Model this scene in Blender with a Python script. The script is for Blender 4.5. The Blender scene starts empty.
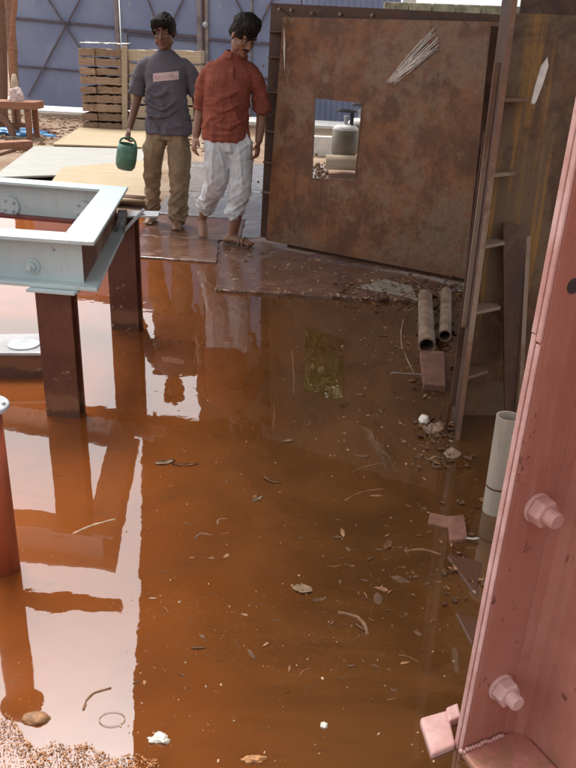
import bpy, bmesh, math, random
from mathutils import Vector, Matrix, Euler, noise as mnoise
random.seed(7)
R = math.radians
S = bpy.context.scene
COL = S.collection

# ------------------------------------------------------------------ camera
F, H, YH = 780.0, 1.45, 55.0
PITCH = math.atan((384 - YH) / F)
cam_d = bpy.data.cameras.new('camera')
cam = bpy.data.objects.new('camera', cam_d)
COL.objects.link(cam)
CM = Matrix.Rotation(math.pi / 2 - PITCH, 3, 'X') @ Matrix.Rotation(R(2.0), 3, 'Z')
cam.matrix_world = Matrix.Translation((0, 0, H)) @ CM.to_4x4()
cam_d.sensor_fit = 'VERTICAL'
cam_d.sensor_height = 24
cam_d.lens = F / 768 * 24
cam_d.clip_end = 500
cam_d.clip_start = 0.05
S.camera = cam

def ray(u, v):
    return CM @ Vector(((u - 288) / F, -(v - 384) / F, -1))
def G(u, v, z=0.0):
    "survey: where the sight line through a photo pixel meets height z"
    d = ray(u, v); t = (z - H) / d.z
    return Vector((0, 0, H)) + d * t
def D(u, v, y):
    "survey: where the sight line meets depth y"
    d = ray(u, v)
    return Vector((0, 0, H)) + d * (y / d.y)
def PH(u, v, p0, dr):
    "survey: where the sight line meets the upright plane through p0 along dr"
    n = Vector((-dr.y, dr.x, 0)); d = ray(u, v)
    t = (Vector((p0.x, p0.y, H)) - Vector((0, 0, H))).dot(n) / d.dot(n)
    return Vector((0, 0, H)) + d * t

# ------------------------------------------------------------------ materials
class NT:
    def __init__(s, name):
        s.m = bpy.data.materials.new(name); s.m.use_nodes = True
        s.t = s.m.node_tree; s.n = s.t.nodes; s.l = s.t.links
        s.b = s.n['Principled BSDF']
        s.tc = s.n.new('ShaderNodeTexCoord')
        s.co = s.tc.outputs['Object']
    def map(s, scale=(1, 1, 1), rot=(0, 0, 0), src=None, loc=(0, 0, 0)):
        m = s.n.new('ShaderNodeMapping')
        m.inputs['Scale'].default_value = scale; m.inputs['Rotation'].default_value = rot
        m.inputs['Location'].default_value = loc
        s.l.new(src or s.co, m.inputs['Vector']); return m.outputs[0]
    def noise(s, scale, detail=6, rough=0.6, vec=None, dist=0.0):
        n = s.n.new('ShaderNodeTexNoise')
        n.inputs['Scale'].default_value = scale; n.inputs['Detail'].default_value = detail
        n.inputs['Roughness'].default_value = rough; n.inputs['Distortion'].default_value = dist
        s.l.new(vec or s.co, n.inputs['Vector']); return n.outputs['Fac']
    def voro(s, scale, vec=None):
        n = s.n.new('ShaderNodeTexVoronoi'); n.inputs['Scale'].default_value = scale
        s.l.new(vec or s.co, n.inputs['Vector']); return n.outputs['Distance']
    def ramp(s, fac, a, b):
        "smooth 0..1 between a and b"
        n = s.n.new('ShaderNodeMapRange'); n.inputs[1].default_value = a; n.inputs[2].default_value = b
        n.interpolation_type = 'SMOOTHSTEP'
        s.l.new(fac, n.inputs[0]); return n.outputs[0]
    def mix(s, fac, a, b):
        n = s.n.new('ShaderNodeMix'); n.data_type = 'RGBA'
        if isinstance(fac, (int, float)): n.inputs[0].default_value = fac
        else: s.l.new(fac, n.inputs[0])
        for k, c in ((6, a), (7, b)):
            if isinstance(c, tuple): n.inputs[k].default_value = (*c, 1)
            else: s.l.new(c, n.inputs[k])
        return n.outputs[2]
    def math(s, op, a, b=0.0):
        n = s.n.new('ShaderNodeMath'); n.operation = op
        for k, c in ((0, a), (1, b)):
            if isinstance(c, (int, float)): n.inputs[k].default_value = c
            else: s.l.new(c, n.inputs[k])
        return n.outputs[0]
    def sep(s, src=None):
        n = s.n.new('ShaderNodeSeparateXYZ'); s.l.new(src or s.co, n.inputs[0]); return n.outputs
    def rnd(s):
        return s.n.new('ShaderNodeObjectInfo').outputs['Random']
    def offset(s):
        "object coordinates shifted per object so copies differ"
        o = s.rnd(); a = s.n.new('ShaderNodeVectorMath'); a.operation = 'ADD'
        c = s.n.new('ShaderNodeCombineXYZ')
        s.l.new(s.math('MULTIPLY', o, 37.0), c.inputs[0]); s.l.new(s.math('MULTIPLY', o, 91.0), c.inputs[2])
        s.l.new(s.co, a.inputs[0]); s.l.new(c.outputs[0], a.inputs[1]); s.co = a.outputs[0]; return s
    def out(s, col, rough=0.6, spec=None, bump=None, bstr=0.3, bdist=0.01, metal=0.0, ior=None):
        b = s.b
        if isinstance(col, tuple): b.inputs['Base Color'].default_value = (*col, 1)
        else: s.l.new(col, b.inputs['Base Color'])
        if isinstance(rough, (int, float)): b.inputs['Roughness'].default_value = rough
        else: s.l.new(rough, b.inputs['Roughness'])
        if spec is not None: b.inputs['Specular IOR Level'].default_value = spec
        if ior: b.inputs['IOR'].default_value = ior
        b.inputs['Metallic'].default_value = metal
        if bump is not None:
            n = s.n.new('ShaderNodeBump'); n.inputs['Strength'].default_value = bstr
            n.inputs['Distance'].default_value = bdist
            s.l.new(bump, n.inputs['Height']); s.l.new(n.outputs[0], b.inputs['Normal'])
        return s.m

MATS = {}
def mat_plain(name, col, rough=0.6, var=0.25, scale=8, bstr=0.25, spec=0.4, streak=False, metal=0.0):
    s = NT(name); s.offset()
    v = s.map((1, 1, 0.15)) if streak else None
    a = s.noise(scale, 8, 0.65, v); f = s.noise(scale * 9, 5, 0.6)
    dark = tuple(c * (1 - var) for c in col); lite = tuple(min(1, c * (1 + var)) for c in col)
    c = s.mix(s.ramp(a, 0.3, 0.7), dark, lite)
    c = s.mix(s.math('MULTIPLY', s.ramp(f, 0.55, 0.75), 0.35), c, dark)
    r = s.math('ADD', s.math('MULTIPLY', a, 0.25), rough - 0.12)
    return s.out(c, r, spec, f, bstr, 0.004, metal)

def mat_rust(name, base, red, scale_col, mill, amount=0.5, seed=0.0, streaks=None, rough=0.5, tide=None):
    s = NT(name); s.co = s.map((1, 1, 1), loc=(seed, seed * 2, seed * 3))
    big = s.noise(1.3, 4, 0.5, dist=0.4); mid = s.noise(5, 10, 0.72, dist=0.6); fine = s.noise(38, 8, 0.75)
    ver = s.noise(3.2, 8, 0.7, s.map((4, 4, 0.5)))
    c = s.mix(s.ramp(mid, 0.36, 0.62), base, red)
    m2 = s.noise(13, 10, 0.75, dist=0.8)
    patch = s.math('MULTIPLY', s.ramp(s.math('ADD', s.math('MULTIPLY', big, 0.5), s.math('ADD', s.math('MULTIPLY', mid, 0.3), s.math('MULTIPLY', m2, 0.25))), 0.60 - amount * 0.18, 0.66 - amount * 0.16), 0.85)
    c = s.mix(patch, c, mill)
    c = s.mix(s.math('MULTIPLY', s.ramp(fine, 0.57, 0.7), 0.6), c, base)
    c = s.mix(s.math('MULTIPLY', s.ramp(ver, 0.56, 0.7), 0.45), c, scale_col)
    sp = s.ramp(s.noise(75, 3, 0.6), 0.70, 0.75)
    c = s.mix(s.math('MULTIPLY', sp, 0.5), c, (0.30, 0.23, 0.18))
    if streaks:
        st = s.noise(3.0, 6, 0.7, s.map((6, 6, 0.22), rot=(0, R(14), 0)))
        c = s.mix(s.math('MULTIPLY', s.math('MULTIPLY', s.ramp(st, 0.52, 0.66), s.ramp(s.math('ADD', big, s.math('MULTIPLY', mid, 0.5)), 0.62, 0.85)), 0.95), c, streaks)
    if tide:      # dried silt left by the flood above the waterline, bare splashes higher up
        tc = s.n.new('ShaderNodeTexCoord'); z = s.sep(tc.outputs['Object'])[2]
        zz = s.math('ADD', z, s.math('MULTIPLY', s.math('SUBTRACT', mid, 0.5), 0.16))
        c = s.mix(s.math('MULTIPLY', s.ramp(zz, tide + 0.025, tide - 0.005), 0.6), c, (0.22, 0.10, 0.05))
        c = s.mix(s.math('MULTIPLY', s.ramp(zz, tide * 0.5, tide * 0.3), 0.7), c, (0.055, 0.02, 0.012))
        spl = s.ramp(s.noise(26, 3, 0.5), 0.66, 0.69)
        c = s.mix(s.math('MULTIPLY', s.math('MULTIPLY', spl, s.ramp(z, 0.34, 0.20)), 0.7), c, (0.36, 0.24, 0.17))
    r = s.math('ADD', s.math('MULTIPLY', mid, 0.35), rough - 0.16)
    h = s.math('ADD', fine, s.math('MULTIPLY', mid, 0.8))
    return s.out(c, r, 0.45, h, 0.35, 0.004)

M = MATS
def mat_door():
    s = NT('rust_door'); x, y, z = s.sep()[0:3]
    n1 = s.noise(1.6, 12, 0.68); n2 = s.noise(4.2, 14, 0.78, s.map((1, 1, 1), loc=(4, 2, 7))); n3 = s.noise(17, 12, 0.8); n4 = s.noise(60, 8, 0.8)
    drip = s.noise(3.5, 10, 0.75, s.map((5, 5, 0.35)))
    c = s.mix(s.ramp(n2, 0.40, 0.60), (0.115, 0.044, 0.017), (0.260, 0.104, 0.040))
    mill = s.ramp(s.math('ADD', s.math('MULTIPLY', n1, 0.62), s.math('ADD', s.math('MULTIPLY', n2, 0.22), s.math('MULTIPLY', n3, 0.22))), 0.510, 0.565)
    c = s.mix(s.math('MULTIPLY', mill, 0.75), c, s.mix(s.ramp(n3, 0.4, 0.6), (0.170, 0.102, 0.058), (0.260, 0.172, 0.110)))
    c = s.mix(s.math('MULTIPLY', s.ramp(n3, 0.555, 0.60), 0.75), c, (0.150, 0.046, 0.019))
    c = s.mix(s.math('MULTIPLY', s.ramp(n4, 0.60, 0.66), 0.7), c, (0.045, 0.018, 0.011))
    c = s.mix(s.math('MULTIPLY', s.ramp(drip, 0.56, 0.68), 0.45), c, (0.060, 0.021, 0.012))
    c = s.mix(s.math('MULTIPLY', s.ramp(s.noise(90, 3, 0.6), 0.69, 0.73), 0.6), c, (0.34, 0.27, 0.21))
    scr = s.noise(7, 4, 0.6, s.map((0.6, 0.6, 26), rot=(0, R(38), 0))); scr2 = s.noise(7, 4, 0.6, s.map((30, 30, 0.8), rot=(0, R(-8), 0)))
    c = s.mix(s.math('MULTIPLY', s.math('MULTIPLY', s.ramp(scr, 0.70, 0.73), n2), 0.8), c, (0.36, 0.27, 0.2))
    c = s.mix(s.math('MULTIPLY', s.math('MULTIPLY', s.ramp(scr2, 0.66, 0.72), n2), 0.7), c, (0.33, 0.24, 0.17))
    low = s.ramp(s.math('ADD', z, s.math('MULTIPLY', n2, 0.3)), 0.34, 0.22)
    c = s.mix(s.math('MULTIPLY', low, 0.4), c, (0.13, 0.050, 0.026))
    return s.out(c, s.math('ADD', s.math('MULTIPLY', n2, 0.4), 0.20), 0.5, s.math('ADD', n4, n3), 0.35, 0.004)
M['rust_door'] = mat_door()
M['rust_dark'] = mat_rust('rust_dark', (0.042, 0.017, 0.010), (0.090, 0.033, 0.018), (0.12, 0.05, 0.026), (0.11, 0.06, 0.04), 0.2, 3.0)
M['rust_plate'] = mat_rust('rust_plate', (0.065, 0.031, 0.015), (0.14, 0.062, 0.026), (0.17, 0.085, 0.035), (0.15, 0.092, 0.05), 0.55, 5.0, streaks=(0.32, 0.155, 0.03))
M['rust_strip'] = mat_rust('rust_strip', (0.10, 0.04, 0.02), (0.17, 0.07, 0.04), (0.25, 0.13, 0.08), (0.28, 0.18, 0.12), 0.5, 9.0)
M['rust_edge'] = mat_rust('rust_edge', (0.13, 0.072, 0.045), (0.20, 0.10, 0.058), (0.28, 0.18, 0.12), (0.27, 0.19, 0.14), 0.6, 11.0)
M['leg_brown'] = mat_rust('leg_brown', (0.085, 0.026, 0.014), (0.13, 0.042, 0.021), (0.16, 0.06, 0.03), (0.17, 0.075, 0.045), 0.15, 4.0, rough=0.42, tide=0.10)
M['maroon'] = mat_plain('maroon_primer', (0.16, 0.035, 0.03), 0.5)
M['white_paint'] = None

def mat_white_steel():
    s = NT('pale_blue_paint'); a = s.noise(2.5, 8, 0.6); f = s.noise(26, 8, 0.7)
    c = s.mix(s.ramp(a, 0.3, 0.7), (0.40, 0.49, 0.51), (0.52, 0.60, 0.605))
    c = s.mix(s.math('MULTIPLY', s.ramp(f, 0.60, 0.72), 0.35), c, (0.42, 0.35, 0.30))
    drip = s.noise(4, 8, 0.7, s.map((5, 5, 0.5)))
    c = s.mix(s.math('MULTIPLY', s.ramp(drip, 0.54, 0.72), 0.45), c, (0.40, 0.31, 0.25))
    c = s.mix(s.math('MULTIPLY', s.ramp(s.noise(11, 8, 0.75), 0.63, 0.67), 0.7), c, (0.20, 0.10, 0.065))
    return s.out(c, s.math('ADD', s.math('MULTIPLY', f, 0.3), 0.3), 0.4, f, 0.15, 0.003)
M['white_paint'] = mat_white_steel()

def mat_pink():
    s = NT('red_oxide_primer'); a = s.noise(2.2, 8, 0.6); f = s.noise(60, 6, 0.7); m = s.noise(12, 8, 0.7)
    c = s.mix(s.ramp(a, 0.3, 0.7), (0.37, 0.132, 0.098), (0.47, 0.195, 0.150))
    c = s.mix(s.math('MULTIPLY', s.ramp(m, 0.60, 0.70), 0.35), c, (0.58, 0.30, 0.26))
    c = s.mix(s.math('MULTIPLY', s.ramp(f, 0.66, 0.74), 0.5), c, (0.22, 0.06, 0.045))
    br = s.noise(30, 4, 0.6, s.map((1, 1, 0.10)))
    c = s.mix(s.math('MULTIPLY', s.ramp(br, 0.45, 0.65), 0.3), c, (0.50, 0.25, 0.20))
    z = s.sep()[2]; sp = s.noise(16, 4, 0.6); run = s.noise(5, 8, 0.7, s.map((6, 6, 0.3)))
    c = s.mix(s.math('MULTIPLY', s.ramp(run, 0.58, 0.72), 0.4), c, (0.24, 0.085, 0.055))
    mud = s.math('MULTIPLY', s.ramp(sp, 0.55, 0.62), s.ramp(s.math('ADD', z, s.math('MULTIPLY', a, 0.3)), 0.62, 0.18))
    c = s.mix(s.math('MULTIPLY', mud, 0.65), c, (0.30, 0.15, 0.09))
    chip = s.ramp(s.noise(21, 8, 0.75, s.map((1, 1, 0.6), loc=(2, 8, 3))), 0.625, 0.645)
    c = s.mix(s.math('MULTIPLY', chip, 0.8), c, (0.12, 0.045, 0.03))
    return s.out(c, s.math('ADD', s.math('MULTIPLY', m, 0.35), 0.32), 0.35, s.math('ADD', f, s.math('MULTIPLY', m, 1.2)), 0.3, 0.004)
M['pink'] = mat_pink()
def mat_pink_edge():
    s = NT('chalky_pink_primer'); a = s.noise(7, 8, 0.65); f = s.noise(70, 6, 0.7)
    c = s.mix(s.ramp(a, 0.35, 0.65), (0.52, 0.27, 0.24), (0.66, 0.43, 0.40))
    c = s.mix(s.math('MULTIPLY', s.ramp(f, 0.6, 0.7), 0.5), c, (0.34, 0.14, 0.11))
    return s.out(c, 0.6, 0.3, f, 0.3, 0.003)
M['pink_edge'] = mat_pink_edge()

def mat_water():
    s = NT('muddy_water')
    big = s.noise(0.55, 4, 0.5); mid = s.noise(2.6, 8, 0.6, dist=1.0); fine = s.noise(24, 6, 0.7)
    xyz = s.sep()
    c = s.mix(s.ramp(big, 0.35, 0.65), (0.160, 0.045, 0.011), (0.245, 0.066, 0.013))
    c = s.mix(s.math('MULTIPLY', s.ramp(mid, 0.45, 0.7), 0.45), c, (0.11, 0.036, 0.012))
    c = s.mix(s.math('MULTIPLY', s.ramp(fine, 0.62, 0.72), 0.25), c, (0.30, 0.14, 0.05))
    # roof shade put into the water colour: orange by the frame, darker rightwards
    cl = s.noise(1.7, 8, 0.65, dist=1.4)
    shade_mix = s.ramp(s.math('ADD', s.math('ADD', xyz[0], s.math('MULTIPLY', xyz[1], 0.10)), s.math('MULTIPLY', s.math('SUBTRACT', big, 0.5), 1.3)), -0.62, 0.55)
    c = s.mix(s.math('MULTIPLY', shade_mix, 0.88), c, s.mix(s.ramp(cl, 0.38, 0.62), (0.055, 0.026, 0.009), (0.096, 0.041, 0.013)))
    smear = s.noise(9, 8, 0.7, s.map((1, 2.6, 1), rot=(0, 0, 0.5)), 1.0)
    c = s.mix(s.math('MULTIPLY', s.ramp(smear, 0.58, 0.70), 0.4), c, (0.055, 0.026, 0.012))
    rip = s.math('ADD', s.math('MULTIPLY', s.noise(2.2, 3, 0.5), 1.0), s.math('MULTIPLY', s.noise(14, 3, 0.5), 0.06))
    dust = s.ramp(s.noise(90, 2, 0.5), 0.68, 0.74)
    film = s.ramp(s.noise(1.4, 9, 0.7, s.map((1, 1, 1), loc=(5, 3, 0)), 0.8), 0.52, 0.66)
    c = s.mix(s.math('MULTIPLY', s.math('MULTIPLY', film, s.ramp(s.noise(45, 6, 0.7), 0.5, 0.62)), 0.11), c, (0.24, 0.13, 0.06))
    r = s.math('ADD', s.math('ADD', s.math('MULTIPLY', dust, 0.25), s.math('MULTIPLY', film, 0.035)), 0.012)
    return s.out(c, r, 0.5, rip, 0.35, 0.006, ior=1.95)
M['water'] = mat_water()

def mat_ground():
    s = NT('littered_dirt'); a = s.noise(0.9, 8, 0.65); m = s.noise(6, 10, 0.75, dist=0.5); f = s.noise(30, 6, 0.7)
    c = s.mix(s.ramp(a, 0.35, 0.65), (0.20, 0.12, 0.075), (0.32, 0.24, 0.17))
    c = s.mix(s.ramp(m, 0.5, 0.7), c, (0.12, 0.07, 0.045))
    c = s.mix(s.math('MULTIPLY', s.ramp(f, 0.58, 0.68), 0.6), c, (0.42, 0.34, 0.26))
    return s.out(c, 0.85, 0.2, s.math('ADD', m, s.math('MULTIPLY', f, 0.4)), 0.8, 0.03)
M['ground'] = mat_ground()

def mat_slab(name, ca, cb, wet=0.5):
    s = NT(name); a = s.noise(1.1, 6, 0.6, dist=0.5); m = s.noise(7, 10, 0.7); f = s.noise(45, 6, 0.7)
    c = s.mix(s.ramp(m, 0.38, 0.64), ca, cb)
    c = s.mix(s.math('MULTIPLY', s.ramp(f, 0.58, 0.7), 0.5), c, tuple(x * 0.5 for x in ca))
    w = s.ramp(s.math('ADD', s.math('MULTIPLY', a, 0.7), s.math('MULTIPLY', m, 0.3)), wet - 0.1, wet + 0.1)
    r = s.math('ADD', s.math('MULTIPLY', w, 0.5), 0.10)
    return s.out(c, r, 0.6, s.math('ADD', s.math('MULTIPLY', m, 0.5), s.math('MULTIPLY', f, 0.3)), 0.25, 0.006, ior=1.5)
M['slab_mud'] = mat_slab('wet_muddy_concrete', (0.125, 0.058, 0.038), (0.20, 0.105, 0.068), 0.55)
M['slab_grey'] = mat_slab('wet_grey_concrete', (0.22, 0.205, 0.215), (0.29, 0.28, 0.29), 0.62)

def mat_gate():
    s = NT('faded_blue_paint'); a = s.noise(0.8, 6, 0.6); m = s.noise(4, 10, 0.7, s.map((1, 1, 0.35))); f = s.noise(22, 6, 0.7)
    z = s.sep()[2]
    c = s.mix(s.ramp(a, 0.35, 0.65), (0.170, 0.200, 0.320), (0.225, 0.258, 0.380))
    c = s.mix(s.math('MULTIPLY', s.ramp(m, 0.52, 0.72), 0.5), c, (0.27, 0.23, 0.30))
    c = s.mix(s.math('MULTIPLY', s.ramp(f, 0.64, 0.70), 0.45), c, (0.13, 0.11, 0.16))
    chip = s.ramp(s.noise(3.3, 8, 0.75, s.map((1, 1, 1), loc=(3, 1, 5))), 0.66, 0.70)
    c = s.mix(s.math('MULTIPLY', chip, 0.8), c, (0.45, 0.42, 0.38))
    return s.out(c, 0.55, 0.35, m, 0.2, 0.01)
M['gate'] = mat_gate()
M['gate_bar'] = mat_plain('dull_gate_angle', (0.095, 0.075, 0.095), 0.6, 0.3, 5)
M['gate_bar_pale'] = mat_plain('rusty_pale_gate_post', (0.22, 0.18, 0.18), 0.6, 0.35, 5)

def mat_wood(name, ca, cb, dark, rough=0.75):
    s = NT(name); s.offset()
    v = s.map((0.7, 3, 9)); g = s.noise(4, 8, 0.7, v, 0.6); m = s.noise(7, 8, 0.7); r = s.rnd()
    c = s.mix(s.ramp(g, 0.3, 0.7), ca, cb)
    c = s.mix(s.math('MULTIPLY', r, 0.55), c, dark)
    c = s.mix(s.math('MULTIPLY', s.ramp(m, 0.56, 0.72), 0.7), c, dark)
    return s.out(c, rough, 0.2, s.math('ADD', g, m), 0.5, 0.01)
M['plank'] = mat_wood('weathered_plank', (0.30, 0.19, 0.125), (0.48, 0.34, 0.235), (0.17, 0.10, 0.07))
M['plank_pale'] = mat_wood('pale_plank', (0.46, 0.36, 0.25), (0.66, 0.56, 0.43), (0.30, 0.20, 0.13))
M['ply_yellow'] = mat_wood('yellow_plywood', (0.35, 0.26, 0.155), (0.46, 0.36, 0.23), (0.30, 0.23, 0.155), 0.65)
M['ply_grey'] = mat_wood('grey_plywood', (0.28, 0.285, 0.265), (0.40, 0.40, 0.37), (0.28, 0.26, 0.22), 0.55)
M['timber'] = mat_wood('brown_timber', (0.20, 0.11, 0.075), (0.33, 0.20, 0.14), (0.12, 0.065, 0.045))
M['bench'] = mat_wood('reddish_bench_wood', (0.26, 0.115, 0.07), (0.38, 0.19, 0.12), (0.18, 0.085, 0.055))
M['cylinder'] = mat_plain('dull_cylinder_paint', (0.17, 0.135, 0.095), 0.5, 0.25, 4)
M['cyl_white'] = mat_plain('whitish_cylinder_top', (0.62, 0.60, 0.58), 0.45, 0.12, 4)
M['dark_metal'] = mat_plain('dark_metal', (0.05, 0.045, 0.05), 0.5)
M['galv'] = mat_plain('grey_galvanised', (0.42, 0.43, 0.45), 0.42, 0.3, 9)
M['grey_plate'] = mat_plain('grey_steel', (0.36, 0.35, 0.36), 0.45, 0.25, 6)
M['pvc'] = mat_plain('grimy_cream_pipe', (0.33, 0.28, 0.225), 0.55, 0.25, 6, streak=True)
M['pipe_rust'] = mat_plain('pale_rusty_pipe', (0.27, 0.175, 0.12), 0.6, 0.4, 12)
M['red_pipe'] = mat_plain('orange_red_pipe', (0.30, 0.065, 0.025), 0.5, 0.3, 8, streak=True)
M['brick'] = mat_plain('red_brown_slab', (0.19, 0.085, 0.055), 0.75, 0.35, 14, 0.5)
M['tarp_blue'] = mat_plain('blue_tarpaulin', (0.09, 0.28, 0.55), 0.35, 0.35, 9)
M['rag'] = mat_plain('pink_white_rag', (0.55, 0.42, 0.40), 0.8, 0.3, 14)
M['white_cloth'] = mat_plain('white_sheet', (0.72, 0.69, 0.64), 0.7, 0.1, 6)
M['roof'] = mat_plain('sooty_roof_sheet', (0.055, 0.045, 0.038), 0.7, 0.35, 3)
M['roof_beam'] = mat_plain('sooty_roof_steel', (0.04, 0.025, 0.02), 0.6, 0.3, 3)
M['masonry'] = mat_plain('mossy_block', (0.26, 0.25, 0.18), 0.9, 0.4, 7, 0.6)
M['chip'] = mat_plain('sawdust_chip', (0.42, 0.20, 0.085), 0.8, 0.4, 30)
M['speck'] = mat_plain('pale_speck', (0.42, 0.28, 0.18), 0.7, 0.4, 40)
M['leaf_dry'] = mat_plain('dry_leaf', (0.27, 0.13, 0.06), 0.6, 0.4, 30)
M['leaf_wet'] = mat_plain('soaked_leaf', (0.105, 0.050, 0.022), 0.75, 0.4, 30)
M['leaf_pale'] = mat_plain('pale_dry_leaf', (0.40, 0.27, 0.16), 0.6, 0.4, 30)
M['twig'] = mat_plain('wet_twig', (0.18, 0.085, 0.04), 0.6, 0.4, 30)
M['shell_white'] = mat_plain('white_shell', (0.70, 0.64, 0.55), 0.5, 0.12, 20)
M['paint_white'] = mat_plain('white_paint_mark', (0.72, 0.68, 0.63), 0.6, 0.15, 30)
M['chalk'] = mat_plain('chalky_white_wire', (0.72, 0.66, 0.60), 0.6, 0.3, 40)
M['leaf'] = mat_plain('green_leaf', (0.17, 0.19, 0.05), 0.5, 0.5, 0.7)
M['bark'] = mat_plain('bark', (0.09, 0.065, 0.045), 0.9, 0.3, 10, 0.6, streak=True)

# ------------------------------------------------------------------ mesh builder
class MB:
    def __init__(s): s.bm = bmesh.new()
    def hexa(s, p):
        "8 points: 0-3 one face in order, 4-7 the opposite one"
        v = [s.bm.verts.new(q) for q in p]
        for f in ((0, 1, 2, 3), (7, 6, 5, 4), (0, 4, 5, 1), (1, 5, 6, 2), (2, 6, 7, 3), (3, 7, 4, 0)):
            s.bm.faces.new([v[i] for i in f])
        return s
    def box(s, c, d, rot=None):
        c = Vector(c); x, y, z = d[0] / 2, d[1] / 2, d[2] / 2
        p = [Vector(q) for q in ((-x, -y, -z), (x, -y, -z), (x, y, -z), (-x, y, -z), (-x, -y, z), (x, -y, z), (x, y, z), (-x, y, z))]
        if rot is not None:
            rm = rot if isinstance(rot, Matrix) else Euler(rot).to_matrix()
            p = [rm @ q for q in p]
        return s.hexa([c + q for q in p])
    def prism(s, poly, vec):
        vec = Vector(vec); a = [s.bm.verts.new(q) for q in poly]; b = [s.bm.verts.new(Vector(q) + vec) for q in poly]
        n = len(a); s.bm.faces.new(a); s.bm.faces.new(b[::-1])
        for i in range(n): s.bm.faces.new((a[i], b[i], b[(i + 1) % n], a[(i + 1) % n]))
        return s
    def bar(s, p0, p1, w, h, up=(0, 0, 1)):
        p0, p1, up = Vector(p0), Vector(p1), Vector(up); d = (p1 - p0).normalized()
        sd = d.cross(up).normalized() * (w / 2); u = sd.cross(d).normalized() * (h / 2)
        return s.hexa([p0 - sd - u, p0 + sd - u, p0 + sd + u, p0 - sd + u, p1 - sd - u, p1 + sd - u, p1 + sd + u, p1 - sd + u])
    def rings(s, rings, cap=True):
        vs = [[s.bm.verts.new(q) for q in r] for r in rings]; n = len(vs[0])
        for a, b in zip(vs, vs[1:]):
            for i in range(n): s.bm.faces.new((a[i], a[(i + 1) % n], b[(i + 1) % n], b[i]))
        if cap: s.bm.faces.new(vs[0][::-1]); s.bm.faces.new(vs[-1])
        return s
    def tube(s, pts, rad, n=12, cap=True, flat=1.0, ref=(0, 1, 0), wob=0.0):
        pts = [Vector(p) for p in pts]
        if not isinstance(rad, (list, tuple)): rad = [rad] * len(pts)
        rs = []; ref = Vector(ref)
        for i, p in enumerate(pts):
            d = (pts[min(i + 1, len(pts) - 1)] - pts[max(i - 1, 0)]).normalized()
            a = d.cross(ref)
            if a.length < 1e-3: a = d.cross(Vector((1, 0, 0.2)))
            a.normalize(); b = d.cross(a).normalized()
            rs.append([p + (a * math.cos(t) + b * math.sin(t) * flat) * rad[i] * (1 + random.uniform(-wob, wob)) for t in [2 * math.pi * k / n for k in range(n)]])
        return s.rings(rs, cap)
    def limb(s, pts, rad, n=14, flat=1.0, ref=(0, 1, 0), blunt=False):
        "smooth tapered limb with rounded ends"
        pts = [Vector(p) for p in pts]; P = []; Q = []
        m = len(pts)
        for i in range(m - 1):
            a, b, c, d = pts[max(i - 1, 0)], pts[i], pts[i + 1], pts[min(i + 2, m - 1)]
            for k in range(6):
                t = k / 6
                P.append(0.5 * ((2 * b) + (c - a) * t + (2 * a - 5 * b + 4 * c - d) * t * t + (3 * b - a - 3 * c + d) * t ** 3))
                Q.append(rad[i] * (1 - t) + rad[i + 1] * t)
        P.append(pts[-1]); Q.append(rad[-1])
        d0 = (P[0] - P[1]).normalized(); d1 = (P[-1] - P[-2]).normalized(); r0, r1 = Q[0], Q[-1]
        A = [P[0] + d0 * r0 * math.sin(a) for a in (1.35, 0.9, 0.45)]; AQ = [r0 * math.cos(a) for a in (1.35, 0.9, 0.45)]
        B = [P[-1] + d1 * r1 * math.sin(a) for a in (0.45, 0.9, 1.35)]; BQ = [r1 * math.cos(a) for a in (0.45, 0.9, 1.35)]
        if blunt: B, BQ = [], []
        return s.tube(A + P + B, AQ + Q + BQ, n, True, flat, ref)
    def loft(s, rings, n=20):
        "rings: (centre, rx, ry, yaw)"
        rs = []
        for r in rings:
            c, rx, ry = Vector(r[0]), r[1], r[2]; yaw = r[3] if len(r) > 3 else 0
            rm = Matrix.Rotation(yaw, 3, 'Z'); e = r[4] if len(r) > 4 else 0.85
            def sp(v): return math.copysign(abs(v) ** e, v)
            rs.append([c + rm @ Vector((rx * sp(math.cos(2 * math.pi * k / n)), ry * sp(math.sin(2 * math.pi * k / n)), 0)) for k in range(n)])
        return s.rings(rs)
    def ell(s, c, r, rot=None, seg=20, rin=12):
        m = Matrix.Translation(Vector(c)) @ (rot.to_4x4() if rot is not None else Matrix.Identity(4)) @ Matrix.Diagonal((*r, 1))
        bmesh.ops.create_uvsphere(s.bm, u_segments=seg, v_segments=rin, radius=1, matrix=m); return s
    def lathe(s, prof, c=(0, 0, 0), n=24, rot=None, cap=True):
        c = Vector(c); rs = []
        for r, z in prof:
            rs.append([c + ((rot @ Vector((r * math.cos(t), r * math.sin(t), z))) if rot is not None else Vector((r * math.cos(t), r * math.sin(t), z))) for t in [2 * math.pi * k / n for k in range(n)]])
        return s.rings(rs, cap)
    def build(s, name, mat, parent=None, bevel=0.0, smooth=False, origin=None, seg=2):
        bm = s.bm; bmesh.ops.recalc_face_normals(bm, faces=bm.faces[:])
        if parent is not None:
            off = WORLD[parent.name]
        else:
            if origin is None:
                xs = [v.co.x for v in bm.verts]; ys = [v.co.y for v in bm.verts]; zs = [v.co.z for v in bm.verts]
                origin = ((min(xs) + max(xs)) / 2, (min(ys) + max(ys)) / 2, min(zs))
            off = Vector(origin)
        for v in bm.verts: v.co -= off
        me = bpy.data.meshes.new(name); bm.to_mesh(me); bm.free()
        o = bpy.data.objects.new(name, me); COL.objects.link(o)
        if parent is not None: o.parent = parent; WORLD[o.name] = off.copy()
        else: o.location = off; WORLD[o.name] = off.copy()
        if isinstance(mat, str): mat = M[mat]
        me.materials.append(mat)
        if smooth:
            for p in me.polygons: p.use_smooth = True
        if bevel:
            b = o.modifiers.new('bevel', 'BEVEL'); b.width = bevel; b.segments = seg; b.limit_method = 'ANGLE'; b.angle_limit = R(40)
        return o
WORLD = {}
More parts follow.
